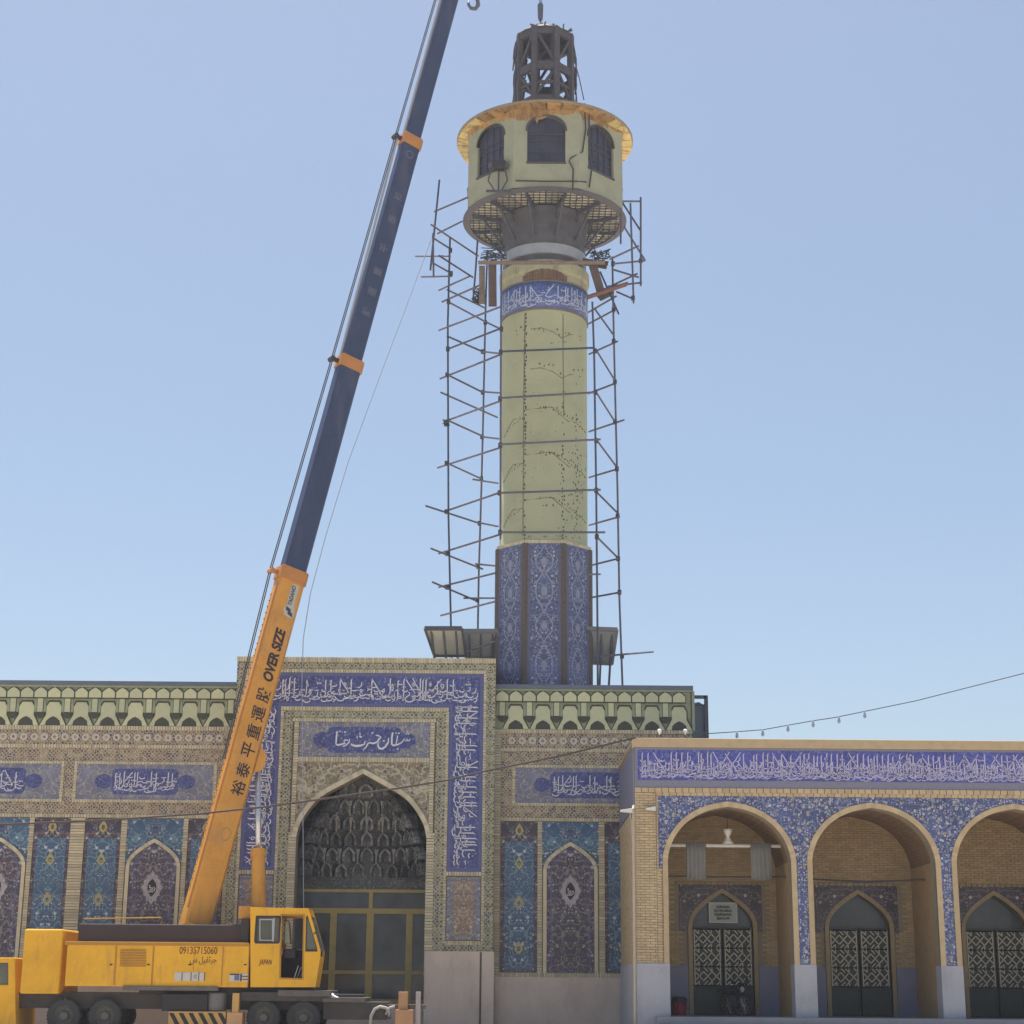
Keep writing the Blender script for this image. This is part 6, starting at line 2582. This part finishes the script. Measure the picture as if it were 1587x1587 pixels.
# hook block hanging on the hoist rope over the lantern
hy = YT
hb_t, hb_b = P3(837.5, 5, hy), P3(837.5, 31, hy)
blk = thing('hook_block', 'dark hook block hanging over the lantern cage at the top of the minaret', 'hook block', hb_b)
m = MB()
w_ = .11
zt_, zb_ = hb_t.z, hb_b.z
m.plate([(hb_b.x - w_ * .6, zb_), (hb_b.x - w_, zb_ + .12), (hb_b.x - w_ * 1.15, zt_ - .15), (hb_b.x - w_ * .5, zt_), (hb_b.x + w_ * .5, zt_), (hb_b.x + w_ * 1.15, zt_ - .15), (hb_b.x + w_, zb_ + .12), (hb_b.x + w_ * .6, zb_)], hy - .13, hy + .13)
m.build('block', M['hook'], blk, bevel=.03)
m = MB()
hk = [(0, 0), (0, -.12), (.07, -.18), (.10, -.27), (.05, -.36), (-.04, -.38), (-.10, -.32)]
m.tube([(hb_b.x + a, hy, zb_ + b) for a, b in hk], [.035, .035, .045, .05, .045, .035, .02], 8)
m.build('hook', M['hook'], blk, smooth=True)
for k, (dx, dy) in enumerate(((-.42, -.3), (.46, -.25), (-.2, .4), (.3, .4))):
    m = MB()
    m.tube([(hb_b.x, hy, zb_ - .3), (hb_b.x + dx * .5, hy + dy * .5, zb_ - .58), (XT + dx * 1.1, YT + dy * 1.1, zt(50))], .025, 5)
    m.build('sling_leg', M['rope'], blk)
m = MB()
m.box(hb_b.x - .20, hb_b.x - .06, hy - .22, hy - .14, zb_ - .52, zb_ - .26)
m.build('load_tag', M['cloth'], blk, bevel=.01)
for k in range(2):
    m = MB()
    m.tube([hx + Lv * (.1 - .2 * k) + D * .0, (hb_t.x + .03 - .06 * k, hy, hb_t.z - .02)], .02, 5)
    m.build('load_rope', M['rope'], crane)
# second hook beside the boom at the top of the picture
Yh = boom_pt(on_boom(2)).y - .8
hk0 = P3(737, -6, Yh)
t = thing('crane_hook', 'small curled crane hook hanging beside the dark boom at the top edge', 'hook', hk0)
m = MB()
pts = [P3(a, b, Yh) for a, b in ((737, -16), (737, -6), (740.5, 2), (741, 8), (737, 13.5), (730, 13), (726, 7), (726.5, 1))]
m.tube(pts, [.05, .06, .08, .09, .09, .08, .06, .03], 8)
m.build('hook', M['hook'], t, smooth=True)
m = MB()
pA = P3(737, -16, Yh)
m.lathe((pA.x, pA.y), [(0, pA.z - .05), (.13, pA.z), (.15, pA.z + .25), (.08, pA.z + .42), (0, pA.z + .45)], 12)
m.build('swivel_weight', M['hook'], t)
sA = on_boom(-120)
m = MB()
m.tube([(pA.x, pA.y, pA.z + .42), boom_pt(sA, -.1, .22)], .02, 5)
m.build('hanger_rope', M['rope'], t)

# tag line, overhead cable, string of bulbs
m = MB()
m.tube([P3(668, 372, Y_A - .35), P3(628, 480, 66.2), P3(590, 580, 65.4), P3(540, 715, 64.4), P3(505, 830, 63.6), P3(481, 920, 63.1), P3(470, 990, 62.9), P3(468, 1060, 62.8), P3(470, 1330, 62.4), P3(472, 1560, 62.2)], .016, 5)
o = m.build('tag_line', M['wire_grey'], None, origin=P3(668, 372, Y_A - .35))
tag(o, 'thin grey rope slanting from the scaffold top down behind the crane boom', 'rope')
m = MB()
yk = YA - .12
cp = [(985, 1143), (961, 1149), (870, 1171), (812, 1183), (747, 1196), (694, 1209), (614, 1222), (495, 1239), (405, 1251), (312, 1261), (150, 1272), (-60, 1280), (-400, 1282)]
m.tube([P3(a, b, yk) for a, b in cp], .032, 5)
o = m.build('overhead_cable', M['cable_brown'], None, origin=P3(985, 1143, yk))
tag(o, 'dark overhead cable sagging from the arcade corner across the portal to the left', 'cable')
t = thing('bulb_string', 'string of white bulbs rising to the right above the arcade roof', 'string lights', P3(1097, 1138, 62.0))
m = MB()
line = [(944, 1137, 57.2), (1020, 1138, 57.6), (1060, 1138, 58.2), (1097, 1137, 62), (1142, 1134, 62), (1182, 1131, 62), (1221, 1124, 62), (1260, 1117, 62), (1294, 1112, 62), (1420, 1086, 62), (1640, 1030, 62)]
m.tube([P3(*p) for p in line], .016, 5)
m.build('wire', M['rope'], t)
for px, py, Y, sgn in ((1142, 1134, 62, -1), (1182, 1131, 62, -1), (1221, 1124, 62, -1), (1260, 1117, 62, -1), (1300, 1111, 62, -1), (1340, 1103, 62, -1), (1022, 1138.5, 57.6, 1), (1062, 1138.5, 58.2, 1)):
    p = P3(px, py, Y)
    m = MB()
    rr = .075 if sgn > 0 else .06
    prof = [(0, 0), (.03, .0), (.03, .05), (rr * .8, .10), (rr, .16), (rr * .7, .22), (0, .24)]
    m.lathe((p.x, p.y), [(a, p.z + sgn * b * (1 if sgn < 0 else .8)) for a, b in prof], 10)
    m.build('bulb', M['bulb'] if sgn > 0 else M['bulb_grey'], t, smooth=True)
# tilted boards round the foot of the octagon
def tray(label, top, bot, Yt, Yb_, mat):
    a = [P3(*top[0], Yt), P3(*top[1], Yt), P3(*bot[1], Yb_), P3(*bot[0], Yb_)]
    t = thing('tilted_sheet', label, 'sheet', (a[3] + a[2]) / 2, 'tilted sheets round the foot of the minaret')
    m = MB()
    m.hexa(a, [p + Vector((0, .05, 0)) for p in a])
    m.build('sheet', mat, t)
    m = MB()
    for i in range(4):
        m.beam(a[i] + Vector((0, -.03, 0)), a[(i + 1) % 4] + Vector((0, -.03, 0)), .09 if i != 0 else .16, .08, (0, 1, 0))
    m.build('frame', M['steel'] if mat is M['panel_pale'] else M['panel_edge'], t)
    for k in range(3):
        f = (k + .5) / 3
        m = MB()
        p, q = a[0].lerp(a[1], f), a[3].lerp(a[2], f)
        m.beam(p + Vector((0, .08, 0)), Vector((q.x, q.y + .08, 12.4)), .07, .07)
        m.build('strut', M['steel'], t)
    return t


tray('pale tilted sheet in a dark frame, leftmost beside the octagon foot', ((658, 974), (716, 974)), ((673, 1017), (722, 1017)), 65.6, 66.4, M['panel_pale'])
tray('grey tilted sheet between the pale sheet and the octagon', ((718, 978), (772, 978)), ((722, 1020), (772, 1020)), 66.6, 67.2, M['panel_grey'])
tray('grey tilted sheet right of the octagon foot', ((908, 974), (957, 976)), ((908, 1028), (949, 1030)), 66.6, 67.2, M['panel_grey'])
# dark roof hut with its rail frame behind the right end of the cornice
(xa0, zb0), (xa1, zt0) = W(1074, 1140, 66.0), W(1093, 1090, 66.0)
hut = thing('roof_hut', 'dark sheet-metal hut with a rail frame on the roof right of the cornice', 'roof hut', ((xa0 + xa1) / 2, 66.0, 9.0))
m = MB()
m.plate([(xa0 - .4, 8.9), (xa1 + .05, 8.9), (xa1, zt0 - .1), (xa0 + .25, zt0 + .05), (xa0 - .4, zt0 - .1)], 66.0, 69.5)
m.build('wall', M['hut_dark'] if 'hut_dark' in M else M['coping'], hut)
m = MB()
px_, zz = W(1094, 1078, 65.9)
m.beam((px_, 65.9, 8.9), (px_, 65.9, zz), .14, .12)
m.beam((xa0 - .4, 65.9, zz - .06), (px_, 65.9, zz - .06), .12, .12)
m.build('rail_frame', M['steel'], hut)
m = MB()
m.beam((xa0 - .4, 65.9, zz - .36), (px_, 65.9, zz - .36), .05, .05)
m.build('rail_bar', M['steel'], hut)

# ================================================================== AIR
m = MB()
m.box(-120, 120, -6, 140, -1.0, 75)
air = m.build('haze', bpy.data.materials.new('haze_air'), None, origin=(0, 60, 30))
hm = air.data.materials[0]
hm.use_nodes = True
hn = hm.node_tree.nodes
hn.clear()
ho = hn.new('ShaderNodeOutputMaterial')
hv = hn.new('ShaderNodeVolumePrincipled')
hv.inputs['Color'].default_value = (.86, .90, 1.0, 1)
hv.inputs['Density'].default_value = .0004
hv.inputs['Anisotropy'].default_value = .35
hm.node_tree.links.new(hv.outputs[0], ho.inputs['Volume'])
tag(air, kind='stuff')
